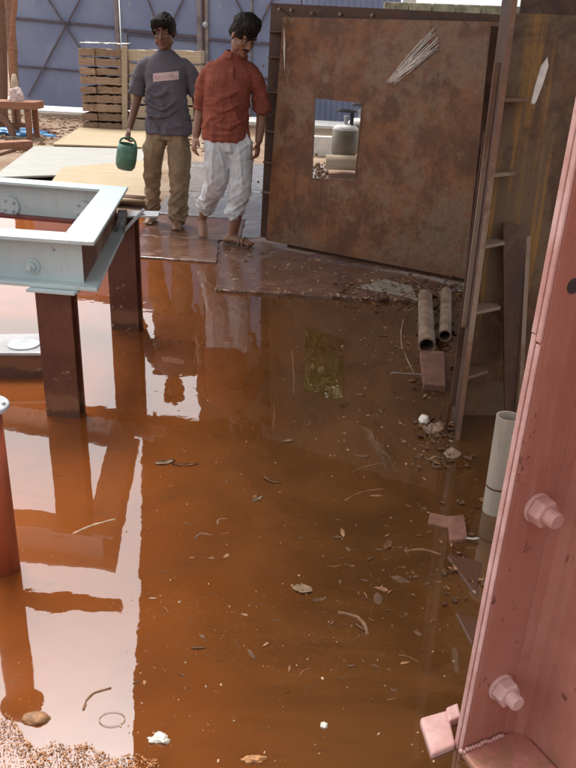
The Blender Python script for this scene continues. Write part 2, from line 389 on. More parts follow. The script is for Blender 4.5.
def thing(name, label, cat, loc, group=None):
    o = bpy.data.objects.new(name, None); COL.objects.link(o); o.location = loc
    o.empty_display_size = 0.1
    WORLD[o.name] = Vector(loc); return tag(o, label, cat, group)
def tag(o, label, cat, group=None):
    o['label'] = label; o['category'] = cat
    if group: o['group'] = group
    return o
def struct(o): o['kind'] = 'structure'; return o
def stuff(o): o['kind'] = 'stuff'; return o
def mean(ps):
    r = Vector((0, 0, 0))
    for p in ps: r += p
    return r / len(ps)

# ------------------------------------------------------------------ setting
def ground_h(x, y):
    # basin under the pool, dry yard behind
    edge = 5.75 + 0.25 * mnoise.noise(Vector((x * 0.8, 3.1, 0)))
    if x < -1.4: edge += 0.9
    t = max(0, min(1, (y - edge) / 0.8))
    h = -0.06 + 0.075 * t
    if y > 7: h += 0.02 * mnoise.noise(Vector((x * 1.5, y * 1.5, 0))) + 0.012 * mnoise.noise(Vector((x * 5, y * 5, 2)))
    if -1.45 < x < 1.9 and y < 11.3: h = min(h, -0.012)
    return h
bm = bmesh.new()
xs = [-120, -60, -30, -16] + [-10 + 0.25 * i for i in range(73)] + [12, 20, 40, 80, 120]
ys = [-80, -30, -10, 0, 3] + [5 + 0.2 * i for i in range(91)] + [26, 32, 45, 70, 120, 200]
gv = [[bm.verts.new((x, y, ground_h(x, y))) for x in xs] for y in ys]
for j in range(len(ys) - 1):
    for i in range(len(xs) - 1): bm.faces.new((gv[j][i], gv[j][i + 1], gv[j + 1][i + 1], gv[j + 1][i]))
mb = MB(); mb.bm.free(); mb.bm = bm
struct(mb.build('ground', 'ground', smooth=True, origin=(0, 0, 0)))
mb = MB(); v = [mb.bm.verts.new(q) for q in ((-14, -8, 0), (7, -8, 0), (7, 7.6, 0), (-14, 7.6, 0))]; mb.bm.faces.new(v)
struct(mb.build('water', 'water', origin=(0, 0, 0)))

def slab(name, corners, z0, z1, mat, bevel=0.006):
    rj = random.Random(len(name) + int(corners[0][0] * 100)); pts = []
    for k, p in enumerate(corners):
        q = corners[(k + 1) % len(corners)]; n = max(2, int(math.hypot(q[0] - p[0], q[1] - p[1]) / 0.045))
        for i in range(n):
            t = i / n; pts.append((p[0] + (q[0] - p[0]) * t + rj.uniform(-.006, .006), p[1] + (q[1] - p[1]) * t + rj.gauss(0, 0.007)))
    mb = MB(); mb.prism([(p[0], p[1], z0) for p in pts], (0, 0, z1 - z0))
    return struct(mb.build(name, mat, bevel=bevel))
e1a, e1b = G(120, 257), G(217, 264)
e2a, e2b = G(215, 292), G(418, 303)
slab('concrete_slab', [(e1a.x, e1a.y), (e1b.x, e1b.y), (-0.62, 6.42), (-1.28, 6.5)], -0.05, 0.016, 'slab_mud')
slab('concrete_slab', [(e2a.x, e2a.y), (e2b.x, e2b.y), (1.75, 5.9), (0.3, 6.9), (-0.595, 6.36), (-0.535, 5.66)], -0.05, 0.018, 'slab_mud')
slab('concrete_slab', [(-1.28, 6.52), (-0.63, 6.44), (-0.45, 6.52), (-0.46, 7.3), (-1.35, 7.45)], -0.05, 0.014, 'slab_mud')
slab('concrete_slab', [(-0.44, 6.5), (0.3, 6.93), (0.5, 7.5), (-0.45, 7.45)], -0.05, 0.0165, 'slab_grey')
slab('concrete_slab', [(-1.36, 7.5), (-0.46, 7.34), (0.5, 7.54), (0.7, 8.9), (-1.35, 8.8)], -0.05, 0.019, 'slab_grey')
slab('concrete_slab', [(-1.32, 8.84), (0.7, 8.94), (1.0, 11.4), (-1.5, 11.3)], -0.05, 0.022, 'slab_grey')

# ------------------------------------------------------------------ blue gate and sheet fence
FP = G(40, 113); FQ = G(200, 122); FD = (FQ - FP); FD.z = 0; FD.normalize(); FN = Vector((FD.y, -FD.x, 0))  # towards the camera
def FX(u, v): return PH(u, v, FP, FD)
def fs(u, v): return (FX(u, v) - FP).dot(FD), FX(u, v).z
def fpt(s_, z, off=0.0): p = FP + FD * s_ + FN * off; return Vector((p.x, p.y, z))
def leaf(s0, s1, z0, z1, label, rails, diags, posts, corrug=False, studs=()):
    root = thing('sheet_gate', label, 'gate', fpt((s0 + s1) / 2, 0), 'blue sheet gate leaves across the back of the yard')
    mb = MB()
    if corrug:
        n = int((s1 - s0) / 0.06); pts = []
        for i in range(n + 1):
            pts.append(fpt(s0 + (s1 - s0) * i / n, z0, 0.018 * (1 if i % 2 else -1)))
        for a, b in zip(pts, pts[1:]):
            up = Vector((0, 0, z1 - z0)); q = FN * -0.004
            mb.hexa([a, b, b + q, a + q, a + up, b + up, b + q + up, a + q + up])
    else:
        mb.hexa([fpt(s0, z0, 0), fpt(s1, z0, 0), fpt(s1, z0, -0.012), fpt(s0, z0, -0.012), fpt(s0, z1, 0), fpt(s1, z1, 0), fpt(s1, z1, -0.012), fpt(s0, z1, -0.012)])
    mb.build('sheet', 'gate', root)
    for (a, za, b, zb, w) in rails: MB().bar(fpt(a, za, 0.026), fpt(b, zb, 0.026), 0.05, w).build('rail', 'gate_bar', root)
    for (a, za, b, zb, w) in diags: MB().bar(fpt(a, za, 0.062 + 0.02 * (b > a)), fpt(b, zb, 0.062 + 0.02 * (b > a)), 0.012, w, up=FD).build('brace', 'gate_bar', root)
    for (a, za, zb, w) in posts: MB().box((fpt(a, (za + zb) / 2, 0.03)), (w, 0.056, zb - za), (0, 0, math.atan2(FD.y, FD.x))).build('post', 'gate_bar_pale', root)
    for (a, z) in studs: MB().ell(fpt(a, z, 0.09), (0.055, 0.04, 0.055)).build('latch_plate', 'galv', root)
    return root
sL, _ = fs(14, 60); s1, _ = fs(121.5, 60); s2, _ = fs(206, 60); s3, _ = fs(300, 60); s4, _ = fs(399, 60)
zr = fs(66, 25)[1]; zl = fs(66, 69)[1]; zb = 0.17
cs = fs(66, 25)[0]
leaf(sL, s1 - 0.02, zb, 4.5, 'large blue sheet gate leaf with crossed braces left of the plank stack',
     [(sL, zr + 0.12, s1 - 0.08, zr - 0.02, 0.05), (sL, zl + 0.03, s1 - 0.1, zl - 0.06, 0.03), (sL, 4.4, s1 - 0.1, 4.4, 0.05)],
     [(fs(30, 97)[0], fs(30, 97)[1], fs(84, -4)[0], fs(84, -4)[1] + 1.4 * 0, 0.045), (fs(48, -4)[0], fs(48, -4)[1], fs(88, 58)[0], fs(88, 58)[1], 0.04)],
     [(s1 - 0.05, zb, 4.5, 0.09)])
zr2 = fs(160, 31)[1]; zl2 = fs(160, 36)[1]
leaf(s1 + 0.02, s2 - 0.09, zb, 4.5, 'blue sheet gate leaf right behind the man in the grey shirt',
     [(s1 + 0.06, fs(125, 30)[1], s2 - 0.14, fs(200, 37)[1], 0.06), (s1 + 0.2, fs(128, 34)[1], s2 - 0.2, fs(200, 41)[1], 0.03)],
     [(fs(148, -4)[0], fs(148, -4)[1], fs(158, 22)[0], fs(158, 22)[1], 0.04), (fs(186, -4)[0], fs(186, -4)[1], fs(168, 34)[0], fs(168, 34)[1], 0.04)],
     [(s2 - 0.14, zb, 4.5, 0.08), (fs(128, 60)[0], zb, fs(128, 34)[1], 0.03), (fs(201, 60)[0], zb, fs(201, 38)[1], 0.05)], studs=[fs(206.5, 25)])
leaf(s2, s3 - 0.02, zb, 5.2, 'blue sheet gate leaf behind the man in the red shirt',
     [(s2 + 0.06, fs(212, 39)[1], s3 - 0.04, fs(300, 46)[1], 0.05), (s2 + 0.06, 1.0, s3 - 0.06, 0.95, 0.04)],
     [(fs(236, -3)[0], fs(236, -3)[1], fs(246, 18)[0], fs(246, 18)[1], 0.04), (fs(275, -3)[0], fs(275, -3)[1], fs(258, 30)[0], fs(258, 30)[1], 0.04)],
     [(s2 + 0.04, zb, 5.2, 0.07), (fs(252, 10)[0], zb, 5.2, 0.04)])
leaf(s3, s4 - 0.05, zb, 4.3, 'corrugated light blue sheet showing above the rusty panel and through its hole',
     [(s3, fs(320, 20)[1], s4 - 0.06, fs(390, 24)[1], 0.05)], [], [], corrug=True)
root = tag(MB().box(fpt(s4 + 0.12, 2.6, 0.05), (0.24, 0.2, 5.2)).build('concrete_pillar', 'cyl_white', bevel=0.01), 'pale square pillar at the right end of the blue sheets', 'pillar')

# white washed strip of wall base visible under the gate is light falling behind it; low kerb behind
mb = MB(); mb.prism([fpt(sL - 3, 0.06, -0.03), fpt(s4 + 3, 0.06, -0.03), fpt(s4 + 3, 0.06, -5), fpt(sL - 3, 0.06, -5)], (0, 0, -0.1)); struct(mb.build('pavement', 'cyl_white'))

# ------------------------------------------------------------------ block wall at the far right and trees beyond
wroot = Vector((2.3, 14.2, 0))
k = 0
w = thing('block_wall', 'mossy stacked block wall peeking over the rusty panels', 'wall', (3.4, 14.2, 0))
for r_ in range(11):
    mb = MB(); x = 1.35 + (0.2 if r_ % 2 else 0)
    while x < 6.5:
        l = 0.4 + random.uniform(-0.03, 0.03)
        mb.box((x + l / 2, 14.2 + random.uniform(-0.02, 0.02), 0.1 + r_ * 0.21), (l - 0.015, 0.2, 0.2 - 0.012)); x += l
    mb.build('block_course', 'masonry', w, bevel=0.012)

def tree(x, y, zt, cz, cr, n, label, seed):
    rg = random.Random(seed)
    root = thing('tree', label, 'tree', (x, y, 0), 'trees beyond the blue gate')
    mb = MB(); mb.tube([(x, y, -0.1), (x + 0.05, y, zt * 0.35), (x - 0.05, y + 0.05, cz)], [0.16, 0.12, 0.07], 10)
    for i in range(7):
        a = rg.uniform(0, 6.28); h = rg.uniform(zt * 0.35, cz)
        mb.tube([(x, y, h), (x + math.cos(a) * cr * 0.4, y + math.sin(a) * cr * 0.4, h + 0.5), (x + math.cos(a) * cr * 0.8, y + math.sin(a) * cr * 0.8, h + 1.2)], [0.06, 0.04, 0.015], 6)
    mb.build('trunk', 'bark', root, smooth=True)
    mb = MB(); cl = []
    for i in range(46):
        d = Vector((rg.gauss(0, 1), rg.gauss(0, 1), rg.gauss(0, 1))).normalized() * rg.uniform(0.35, 1.0)
        cl.append((Vector((x, y, cz)) + Vector((d.x * cr, d.y * cr, d.z * cr * 0.8)), rg.uniform(0.35, 0.75)))
    for i in range(n):
        c, r = cl[rg.randrange(len(cl))]
        p = c + Vector((rg.gauss(0, 1), rg.gauss(0, 1), rg.gauss(0, 0.8))) * r * 0.55
        a = Vector((rg.gauss(0, 1), rg.gauss(0, 1), rg.gauss(0, 1))).normalized(); b = a.cross(Vector((rg.gauss(0, 1), 1, rg.gauss(0, 1)))).normalized()
        l = rg.uniform(0.09, 0.17)
        v = [mb.bm.verts.new(q) for q in (p - a * l, p + b * l * 0.45, p + a * l, p - b * l * 0.45)]; mb.bm.faces.new(v)
    mb.build('crown', 'leaf', root)
tree(1.1, 21.5, 8.2, 6.2, 2.3, 5200, 'broad leafy tree standing behind the middle of the blue gate', 3)
tree(5.2, 17.5, 6.5, 4.6, 2.1, 4200, 'leafy tree rising behind the mossy block wall', 5)

root = thing('sky_blocker', 'unseen tall brown block added behind the gate to hide reflected sky', 'sky_blocker', (-1.6, 25, 0))  # added block, out of view; keeps sky out of the water reflections
MB().box((-3.77, 26.5, 4.2), (1.3, 4.0, 8.6)).build('wall', 'rust_dark', root)
MB().box((-0.36, 26.5, 5.4), (5.5, 4.0, 11.0)).build('wall', 'rust_dark', root)
MB().box((-3.85, 26.5, 8.6), (1.4, 4.4, 0.18)).build('roof', 'roof', root)
MB().box((-0.3, 26.5, 11.0), (5.8, 4.4, 0.2)).build('roof', 'roof', root)
# ------------------------------------------------------------------ shed roof overhead (seen mirrored in the water)
RZ = 3.6
ra, rb, rc, rd = Vector((-2.16, 10.6, RZ)), Vector((-0.80, 2.7, RZ)), Vector((7.0, 2.4, RZ + 0.5)), Vector((7.0, 10.6, RZ + 0.5))
root = thing('shed_roof', 'dark sheet roof on steel beams sheltering the right half of the yard', 'roof', (6.6, 7, 0))
mb = MB(); n = 46
for i in range(n):
    t0, t1 = i / n, (i + 1) / n
    def pt(s_, t):
        a = ra.lerp(rb, t); b = rd.lerp(rc, t); q = a.lerp(b, s_); return q
    o0 = 0.03 * (i % 2); o1 = 0.03 * ((i + 1) % 2)
    a, b, c, d = pt(0, t0), pt(1, t0), pt(1, t1), pt(0, t1)
    z0, z1 = Vector((0, 0, o0)), Vector((0, 0, o1)); th = Vector((0, 0, 0.004))
    mb.hexa([a + z0, b + z0, c + z1, d + z1, a + z0 + th, b + z0 + th, c + z1 + th, d + z1 + th])
mb.build('roof_sheet', 'roof', root)
for t in (0.05, 0.5, 0.95):
    a = ra.lerp(rb, t); b = rd.lerp(rc, t); MB().bar(a + Vector((0.02, 0, -0.09)), b + Vector((0, 0, -0.09)), 0.09, 0.16).build('rafter', 'roof_beam', root)
for s_ in (0.02, 0.3, 0.6, 0.9):
    a = ra.lerp(rd, s_); b = rb.lerp(rc, s_); MB().bar(a + Vector((0, 0.02, -0.03)), b + Vector((0, 0, -0.03)), 0.05, 0.05).build('purlin', 'roof_beam', root)
MB().bar((-1.55, 6.17, RZ - 0.06), (-5.2, 6.35, RZ - 0.02), 0.12, 0.14).build('tie_beam', 'roof_beam', root)
for t in (0.05, 0.5, 0.95):
    b = rd.lerp(rc, t); MB().box((b.x - 0.15, b.y, (b.z - 0.18) / 2 - 0.05), (0.16, 0.16, b.z - 0.08)).build('column', 'roof_beam', root)

# ------------------------------------------------------------------ plank stacks
TB = G(100, 130); TBy = TB.y
def stack(u0, u1, uc, vt, vb, rows, mat, labelfmt, group, depth=0.9):
    x0, x1 = D(u0, 100, TBy).x, D(u1, 100, TBy).x; xc = D(uc, 100, TBy).x if uc else None
    zt = D((u0 + u1) / 2, vt, TBy).z; h = zt / rows
    for i in range(rows):
        for (a, b, side) in (((x0, xc, 'left'), (xc, x1, 'right')) if xc else ((x0, x1, ''),)):
            mb = MB(); yo = random.uniform(-0.05, 0.05); l = random.uniform(-0.03, 0.02); n = 9
            z0 = i * h; z1 = (i + 1) * h - random.uniform(0.006, 0.03)
            pts = []
            for kx in range(n + 1):
                x = a + 0.004 + (b - a - 0.008 + (l if side != 'left' else 0)) * kx / n
                j = random.uniform(-0.014, 0.014)
                pts.append((x, TBy + yo + random.uniform(-0.012, 0.012), z0 + random.uniform(0, 0.01), z1 + j - 0.012))
            rs = [[Vector((x, y, za)), Vector((x, y + depth, za)), Vector((x, y + depth, zb_)), Vector((x, y, zb_))] for x, y, za, zb_ in pts]
            mb.rings(rs)
            o = mb.build('plank', mat, bevel=0.008)
            tag(o, labelfmt(i, side, rows), 'plank', group)
ordn = ['lowest', 'second lowest', 'third from the ground', 'fourth from the ground', 'middle', 'fourth from the top', 'third from the top', 'second from the top', 'topmost']
stack(81, 123, 97, 47, 130, 9, 'plank', lambda i, s_, r: 'brown plank, %s in the %s column of the brown stack' % (ordn[i], s_), 'brown planks stacked by the gate')
ordn2 = ['lowest', 'second lowest', 'third lowest', 'third from the top', 'second from the top', 'topmost']
stack(130, 201, None, 48, 131, 6, 'plank_pale', lambda i, s_, r: 'pale wide plank, %s in the pale stack behind the men' % ordn2[i], 'pale planks stacked behind the men', 0.7)
a, b = D(125, 131, TBy - 0.08), D(124.5, 46, TBy - 0.08)
tag(MB().bar((a.x, a.y, 0), (b.x, b.y, b.z), 0.10, 0.07, up=(0, 1, 0)).build('wooden_batten', 'plank_pale', bevel=0.01), 'upright pale batten between the brown and pale plank stacks', 'batten')
mb = MB(); z = D(104, 44.5, TBy).z + 0.012; x0, x1 = D(80, 44, TBy).x, D(126, 44, TBy).x; rows = []
gridv = []
for j in range(7):
    gridv.append([mb.bm.verts.new((x0 + (x1 - x0) * i / 22, TBy - 0.06 + j * 0.12, z + 0.025 * mnoise.noise(Vector((i * 0.5, j * 0.6, 1))) + 0.02 - 0.012 * (j == 0))) for i in range(23)])
for j in range(6):
    for i in range(22): mb.bm.faces.new((gridv[j][i], gridv[j][i + 1], gridv[j + 1][i + 1], gridv[j + 1][i]))
r_ = bmesh.ops.solidify(mb.bm, geom=mb.bm.faces[:], thickness=0.03)
tag(mb.build('cover_sheet', 'white_cloth', smooth=True), 'crumpled white sheet laid on top of the brown plank stack', 'sheet')

# ------------------------------------------------------------------ plywood sheets lying on the ground
def board(name, px, z0, z1, mat, label):
    mb = MB(); mb.prism([(*G(u, v, z1).xy, z0) for u, v in px], (0, 0, z1 - z0))
    return tag(mb.build(name, mat, bevel=0.004), label, 'plywood', 'plywood sheets lying in the yard')
board('plywood_sheet', [(52, 144), (80, 127.5), (146, 131), (146, 147)], 0.035, 0.06, 'ply_yellow', 'yellow plywood sheet lying in front of the plank stack')
board('plywood_sheet', [(-8, 177), (34, 146), (142, 149), (150, 172)], 0.062, 0.085, 'ply_grey', 'grey weathered plywood sheet lying between two yellow sheets')
board('plywood_sheet', [(40, 196), (62, 167), (150, 160), (150, 200)], 0.088, 0.11, 'ply_yellow', 'yellow plywood sheet lying beside the white steel frame')
p, q = G(112, 197, 0.09), G(146, 200, 0.09)
tag(MB().tube([p + Vector((0, -0.06, 0)), q + Vector((0, -0.06, 0))], 0.05, 14).build('wooden_log', 'timber', smooth=True), 'short brown log on the ground at the grey shirted man\'s feet', 'log')

# ------------------------------------------------------------------ left edge clutter
GB = 13.4
def upright(u0, v0, u1, v1, y, w_, mat, label, name='timber_post'):
    a, b = D(u0, v0, y), D(u1, v1, y); mb = MB(); n = 8
    pts = [a.lerp(b, i / n) + Vector((random.uniform(-0.012, 0.012), 0, 0)) for i in range(n + 1)]
    pts[0].z = -0.04
    mb.tube(pts, [w_ * random.uniform(0.9, 1.08) for _ in pts], 9, wob=0.05)
    return tag(mb.build(name, mat, bevel=0.0), label, 'post', 'timber posts at the left of the yard')
upright(17, 126, 7, -30, GB + 1.2, 0.085, 'timber', 'thick brown timber post leaning at the left edge, nearest the gate')
upright(3, 128, -1, -30, GB + 1.5, 0.10, 'timber', 'rough brown timber post cut by the left edge of the photo')
upright(10, 60, 16, -20, GB + 0.6, 0.045, 'bench', 'thin reddish timber nailed against the thick post')
for o in [bpy.data.objects[-1]] if False else []: pass

b0, b1 = D(-30, 101, GB), D(34, 103, GB)
root = thing('work_bench', 'reddish wooden bench at the far left holding rags', 'bench', (b0.x + 0.5, GB + 0.2, 0))
zt = b1.z
MB().box(((b0.x + b1.x) / 2, GB + 0.25, zt - 0.05), (b1.x - b0.x, 0.55, 0.12)).build('bench_top', 'bench', root, bevel=0.01)
for u in (27, -20):
    for dy in (0.06, 0.44):
        x = D(u, 120, GB).x; MB().box((x, GB + dy, (zt - 0.11) / 2 - 0.01), (0.09, 0.07, zt - 0.11 + 0.02)).build('leg', 'bench', root, bevel=0.006)
MB().box(((b0.x + b1.x) / 2 - 0.05, GB + 0.25, 0.22), (b1.x - b0.x - 0.2, 0.05, 0.07)).build('stretcher', 'bench', root, bevel=0.005)
def lump(name, c, r, mat, label, cat, seed, group=None, amp=0.35):
    mb = MB(); bmesh.ops.create_icosphere(mb.bm, subdivisions=4, radius=1)
    for v in mb.bm.verts:
        d = 1 + amp * mnoise.noise(v.co * 1.6 + Vector((seed, 0, 0))) + amp * 0.5 * mnoise.noise(v.co * 4 + Vector((seed, 5, 0)))
        v.co = Vector((v.co.x * r[0], v.co.y * r[1], max(v.co.z, -0.2) * r[2])) * d + Vector(c)
    return tag(mb.build(name, mat, smooth=True), label, cat, group)
c = D(16, 96, GB + 0.2); lump('rag_bundle', (c.x, GB + 0.2, zt + 0.05), (0.13, 0.12, 0.16), 'rag', 'pinkish white rag bundle on the reddish bench', 'rag', 3)
c = D(12, 84, GB + 0.1); tag(MB().tube([(c.x, GB + 0.28, zt + 0.005), (c.x - 0.03, GB + 0.3, zt + 0.28), (c.x - 0.02, GB + 0.3, zt + 0.42)], [0.05, 0.06, 0.03], 12).build('jug', 'plank_pale', smooth=True), 'small pale bottle standing on the reddish bench', 'bottle')
c = G(20, 136); lump('tarpaulin', (c.x, c.y, 0.02), (0.5, 0.25, 0.10), 'tarp_blue', 'crumpled blue tarpaulin on the ground under the bench', 'tarpaulin', 8, amp=0.6)
c = G(46, 135); lump('rubble_heap', (c.x, c.y, 0.0), (0.16, 0.12, 0.10), 'timber', 'small brown scrap heap right of the blue tarpaulin', 'scrap', 4, amp=0.6)
a, b = G(-20, 149, 0.07), G(30, 146, 0.07)
tag(MB().bar(a, b, 0.2, 0.17).build('wooden_beam', 'bench', bevel=0.015), 'squared wooden beam lying on the ground below the bench', 'beam')
a, b = G(-14, 158, 0.03), G(12, 150, 0.03)
tag(MB().bar(a, b, 0.12, 0.06).build('wooden_beam', 'timber', bevel=0.01), 'thin dark offcut lying in front of the squared wooden beam', 'offcut')
mb = MB(); c = D(0, 118, GB - 0.1); rs = []
for i in range(13):
    t = math.pi * i / 12 * 0.62; r0, r1 = 0.32, 0.40
    rs.append([c + Vector((math.cos(t) * r_ - 0.2, yy, math.sin(t) * r_ - 0.28)) for r_, yy in ((r0, 0), (r1, 0), (r1, 0.12), (r0, 0.12))])
mb.rings(rs); tag(mb.build('curved_board', 'timber'), 'curved dark board leaning under the bench', 'board')

# dry rubbish scattered at the foot of the gate
rg = random.Random(21); mb = MB()
for i in range(900):
    u, v = rg.uniform(-5, 215), 114 + 40 * rg.random() ** 1.6
    p = G(u, v, 0.0); p.z = ground_h(p.x, p.y) + 0.012
    if p.y > 18.2: continue
    l = rg.uniform(0.02, 0.11); mb.box(p, (l, l * rg.uniform(0.2, 0.9), rg.uniform(0.01, 0.03)), (rg.uniform(-.4, .4), rg.uniform(-.4, .4), rg.uniform(0, 3)))
tag(stuff(mb.build('ground_litter', 'plank', origin=(0, 0, 0))), 'dry wood chips and litter strewn on the dirt before the gate', 'litter')

# ------------------------------------------------------------------ white steel frame on brown legs
T = 0.767; BH = 0.20; FW = 0.135; tf = 0.016
O = [Vector((-0.76, 2.95, 0)), Vector((-0.90, 4.28, 0)), Vector((-2.32, 4.62, 0)), Vector((-2.20, 3.16, 0))]
cen = mean(O)
def inset(k, dist):
    p, a, b = O[k], O[k - 1], O[(k + 1) % 4]
    e0 = (p - a).normalized(); e1 = (b - p).normalized()
    n0 = Vector((-e0.y, e0.x, 0)); n1 = Vector((-e1.y, e1.x, 0))
    return p + (n0 + n1) * (dist / (1 + n0.dot(n1)))
frame = thing('steel_stand', 'pale blue painted steel beam frame standing on brown legs in the flood', 'stand', (cen.x, cen.y, 0))
I_ = [inset(k, FW) for k in range(4)]; MA = [inset(k, FW / 2 - 0.006) for k in range(4)]; MI = [inset(k, FW / 2 + 0.006) for k in range(4)]
def quadprism(mb, a, b, c, d, z0, z1): mb.prism([(*q.xy, z0) for q in (a, b, c, d)], (0, 0, z1 - z0))
for k in range(4):
    j = (k + 1) % 4; mb = MB()
    sh = 0.0007 * (k % 2)
    quadprism(mb, O[k], O[j], I_[j], I_[k], T - tf - sh, T - sh)
    bo = MB()
    quadprism(bo, O[k], O[j], I_[j], I_[k], T - BH + sh, T - BH + tf + sh)
    beam = mb.build('beam', 'white_paint', frame, bevel=0.003)
    wb = MB(); quadprism(wb, MA[k], MA[j], MI[j], MI[k], T - BH + tf, T - tf)
    wb.build('web', 'white_paint' if k != 0 else 'rust_strip', beam)  # side web browned to carry its shadow and reflection in the colour
    bo.build('lower_flange', 'white_paint' if k in (3, 0) else 'maroon', beam, bevel=0.003)
def bolt_head(parent, c, axis, r, mat, name='bolt', shank=0.03, wash=1.55, sh=0.5):
    axis = Vector(axis).normalized(); q = axis.to_track_quat('Z', 'Y').to_matrix()
    mb = MB(); mb.lathe([(r * wash, 0), (r * wash, 0.006), (r * (wash - 0.08), 0.008)], c, 24, q)
    o = mb.build(name, mat, parent, bevel=0.0015)
    mb = MB(); mb.lathe([(r, 0.008), (r, 0.008 + r * 0.8), (r * 0.85, 0.008 + r * 0.92)], c, 6, q); mb.build('nut', mat, o, bevel=0.002)
    mb = MB(); mb.lathe([(r * sh, 0.008 + r * 0.9), (r * sh, 0.008 + r * 0.92 + shank), (r * (sh - 0.08), 0.008 + r * 0.92 + shank + 0.004)], c, 16, q); mb.build('shank', mat, o)
    return o
# bolt on the front web, bolt plates on the inner face of the rear beam
e = (O[0] - O[3]).normalized(); nf = Vector((e.y, -e.x, 0)); pf = PH(33, 266, MA[3], e)
bolt_head(frame, pf, nf, 0.020, 'white_paint', shank=0.012)
e2 = (O[2] - O[1]).normalized(); nb = Vector((-e2.y, e2.x, 0))
for u, v in ((11, 206), (84, 211)):
    pb = PH(u, v, MI[1], e2); q = nb.to_track_quat('Z', 'Y').to_matrix()
    mb = MB(); mb.lathe([(0.056, 0), (0.056, 0.012), (0.052, 0.015)], pb, 28, q); o = mb.build('bolt_plate', 'white_paint', frame, bevel=0.002)
    for a in (0.6, 2.2, 3.8, 5.4):
        MB().lathe([(0.008, 0.0155), (0.008, 0.02)], pb + q @ Vector((math.cos(a) * 0.036, math.sin(a) * 0.036, 0)), 8, q).build('rivet', 'grey_plate', o)
def hleg(c, w, d, z1, ang):
    mb = MB(); rm = Matrix.Rotation(ang, 3, 'Z'); t = 0.012
    for cc, s_ in (((0, -d / 2 + t / 2, 0), (w, t, 1)), ((0, d / 2 - t / 2, 0), (w, t, 1)), ((0, 0, 0), (t, d - 2 * t - 0.001, 1))):
        mb.box(Vector((c[0], c[1], (z1 - 0.06) / 2)) + rm @ Vector(cc), (s_[0], s_[1], z1 + 0.06), rm)
    o = mb.build('leg', 'leg_brown', frame, bevel=0.002)
    return o
ang = math.atan2(e.y, e.x)
l1 = hleg((-0.945, 3.02), 0.148, 0.07, T - BH - 0.012, ang)
MB().box((-0.935, 3.02, T - BH - 0.006), (0.2, 0.15, 0.0115), (0, 0, ang)).build('cap_plate', 'white_paint', l1, bevel=0.002)
l2 = hleg((-0.915, 4.16), 0.165, 0.07, T - 0.13, math.atan2(e2.y, e2.x) + math.pi)
hleg((-2.12, 3.25), 0.155, 0.075, T - BH - 0.012, ang)
hleg((-2.2, 4.5), 0.155, 0.075, T - BH - 0.012, ang)
MB().box((-0.80, 4.17, T - 0.124), (0.16, 0.14, 0.011), (0, 0, 0.1)).build('cap_plate', 'galv', l2, bevel=0.002)
# loose bar and crumpled strip wedged at the rear corner
a, b = D(110, 246, 3.95), D(143, 211, 4.15)
tag(MB().bar(a, b, 0.016, 0.055, up=(0.3, -1, 0.4)).build('flat_bar', 'grey_plate', bevel=0.003), 'grey flat bar leaning at the rear corner of the white frame', 'bar')
p0 = D(116, 226, 4.0); mb = MB(); gv = []
for j in range(9):
    gv.append([mb.bm.verts.new(D(114 + i * 1.6 + j * 0.5, 242 - j * 4.0 , 3.98) + Vector((0, 0.03 * mnoise.noise(Vector((i * 0.9, j * 0.9, 0))), 0))) for i in range(7)])
for j in range(8):
    for i in range(6): mb.bm.faces.new((gv[j][i], gv[j][i + 1], gv[j + 1][i + 1], gv[j + 1][i]))
bmesh.ops.solidify(mb.bm, geom=mb.bm.faces[:], thickness=0.004)
tag(mb.build('metal_sheet', 'galv', smooth=True), 'crumpled shiny grey sheet scrap hanging on the frame corner', 'scrap')

# low grey steel box beam and the flanged pipe at the left edge
pq = [G(u, v, 0.13) for u, v in ((-40, 352), (41, 352), (41, 334), (-40, 334))]
root = thing('box_beam', 'low grey steel box beam lying in the water under the frame', 'beam', (*mean(pq).xy, 0))
mb = MB(); mb.prism([(p.x, p.y, -0.05) for p in pq], (0, 0, 0.165)); mb.build('side', 'leg_brown', root, bevel=0.003)
mb = MB(); mb.prism([(p.x + (0.01 if p.x > -1.4 else -0.01), p.y + (0.01 if p.y > 3.65 else -0.012), 0.116) for p in pq], (0, 0, 0.014)); tp = mb.build('top_plate', 'grey_plate', root, bevel=0.002)
c = G(24, 345, 0.13); MB().lathe([(0.075, 0), (0.075, 0.006), (0.07, 0.008)], (c.x, c.y, 0.1305), 28).build('disc', 'galv', tp, bevel=0.001)
c = G(-5, 404, 0.36); PZ = 0.54; c = G(-17, 405, PZ)
root = thing('flanged_pipe', 'orange red upright pipe with a pale flange at the left edge', 'pipe', (c.x, c.y, 0))
cb0 = c - Vector((0, 0, PZ))
MB().lathe([(0.046, -0.05), (0.046, PZ - 0.012)], cb0, 24).build('pipe', 'red_pipe', root, smooth=True)
MB().lathe([(0.067, PZ - 0.012), (0.069, PZ - 0.008), (0.069, PZ), (0.065, PZ + 0.004)], cb0, 28).build('flange', 'galv', root, bevel=0.001)
for a in range(5):
    t = a * 1.2566; MB().lathe([(0.006, PZ + 0.004), (0.006, PZ + 0.012)], cb0 + Vector((math.cos(t) * 0.057, math.sin(t) * 0.057, 0)), 6).build('bolt', 'grey_plate', root)

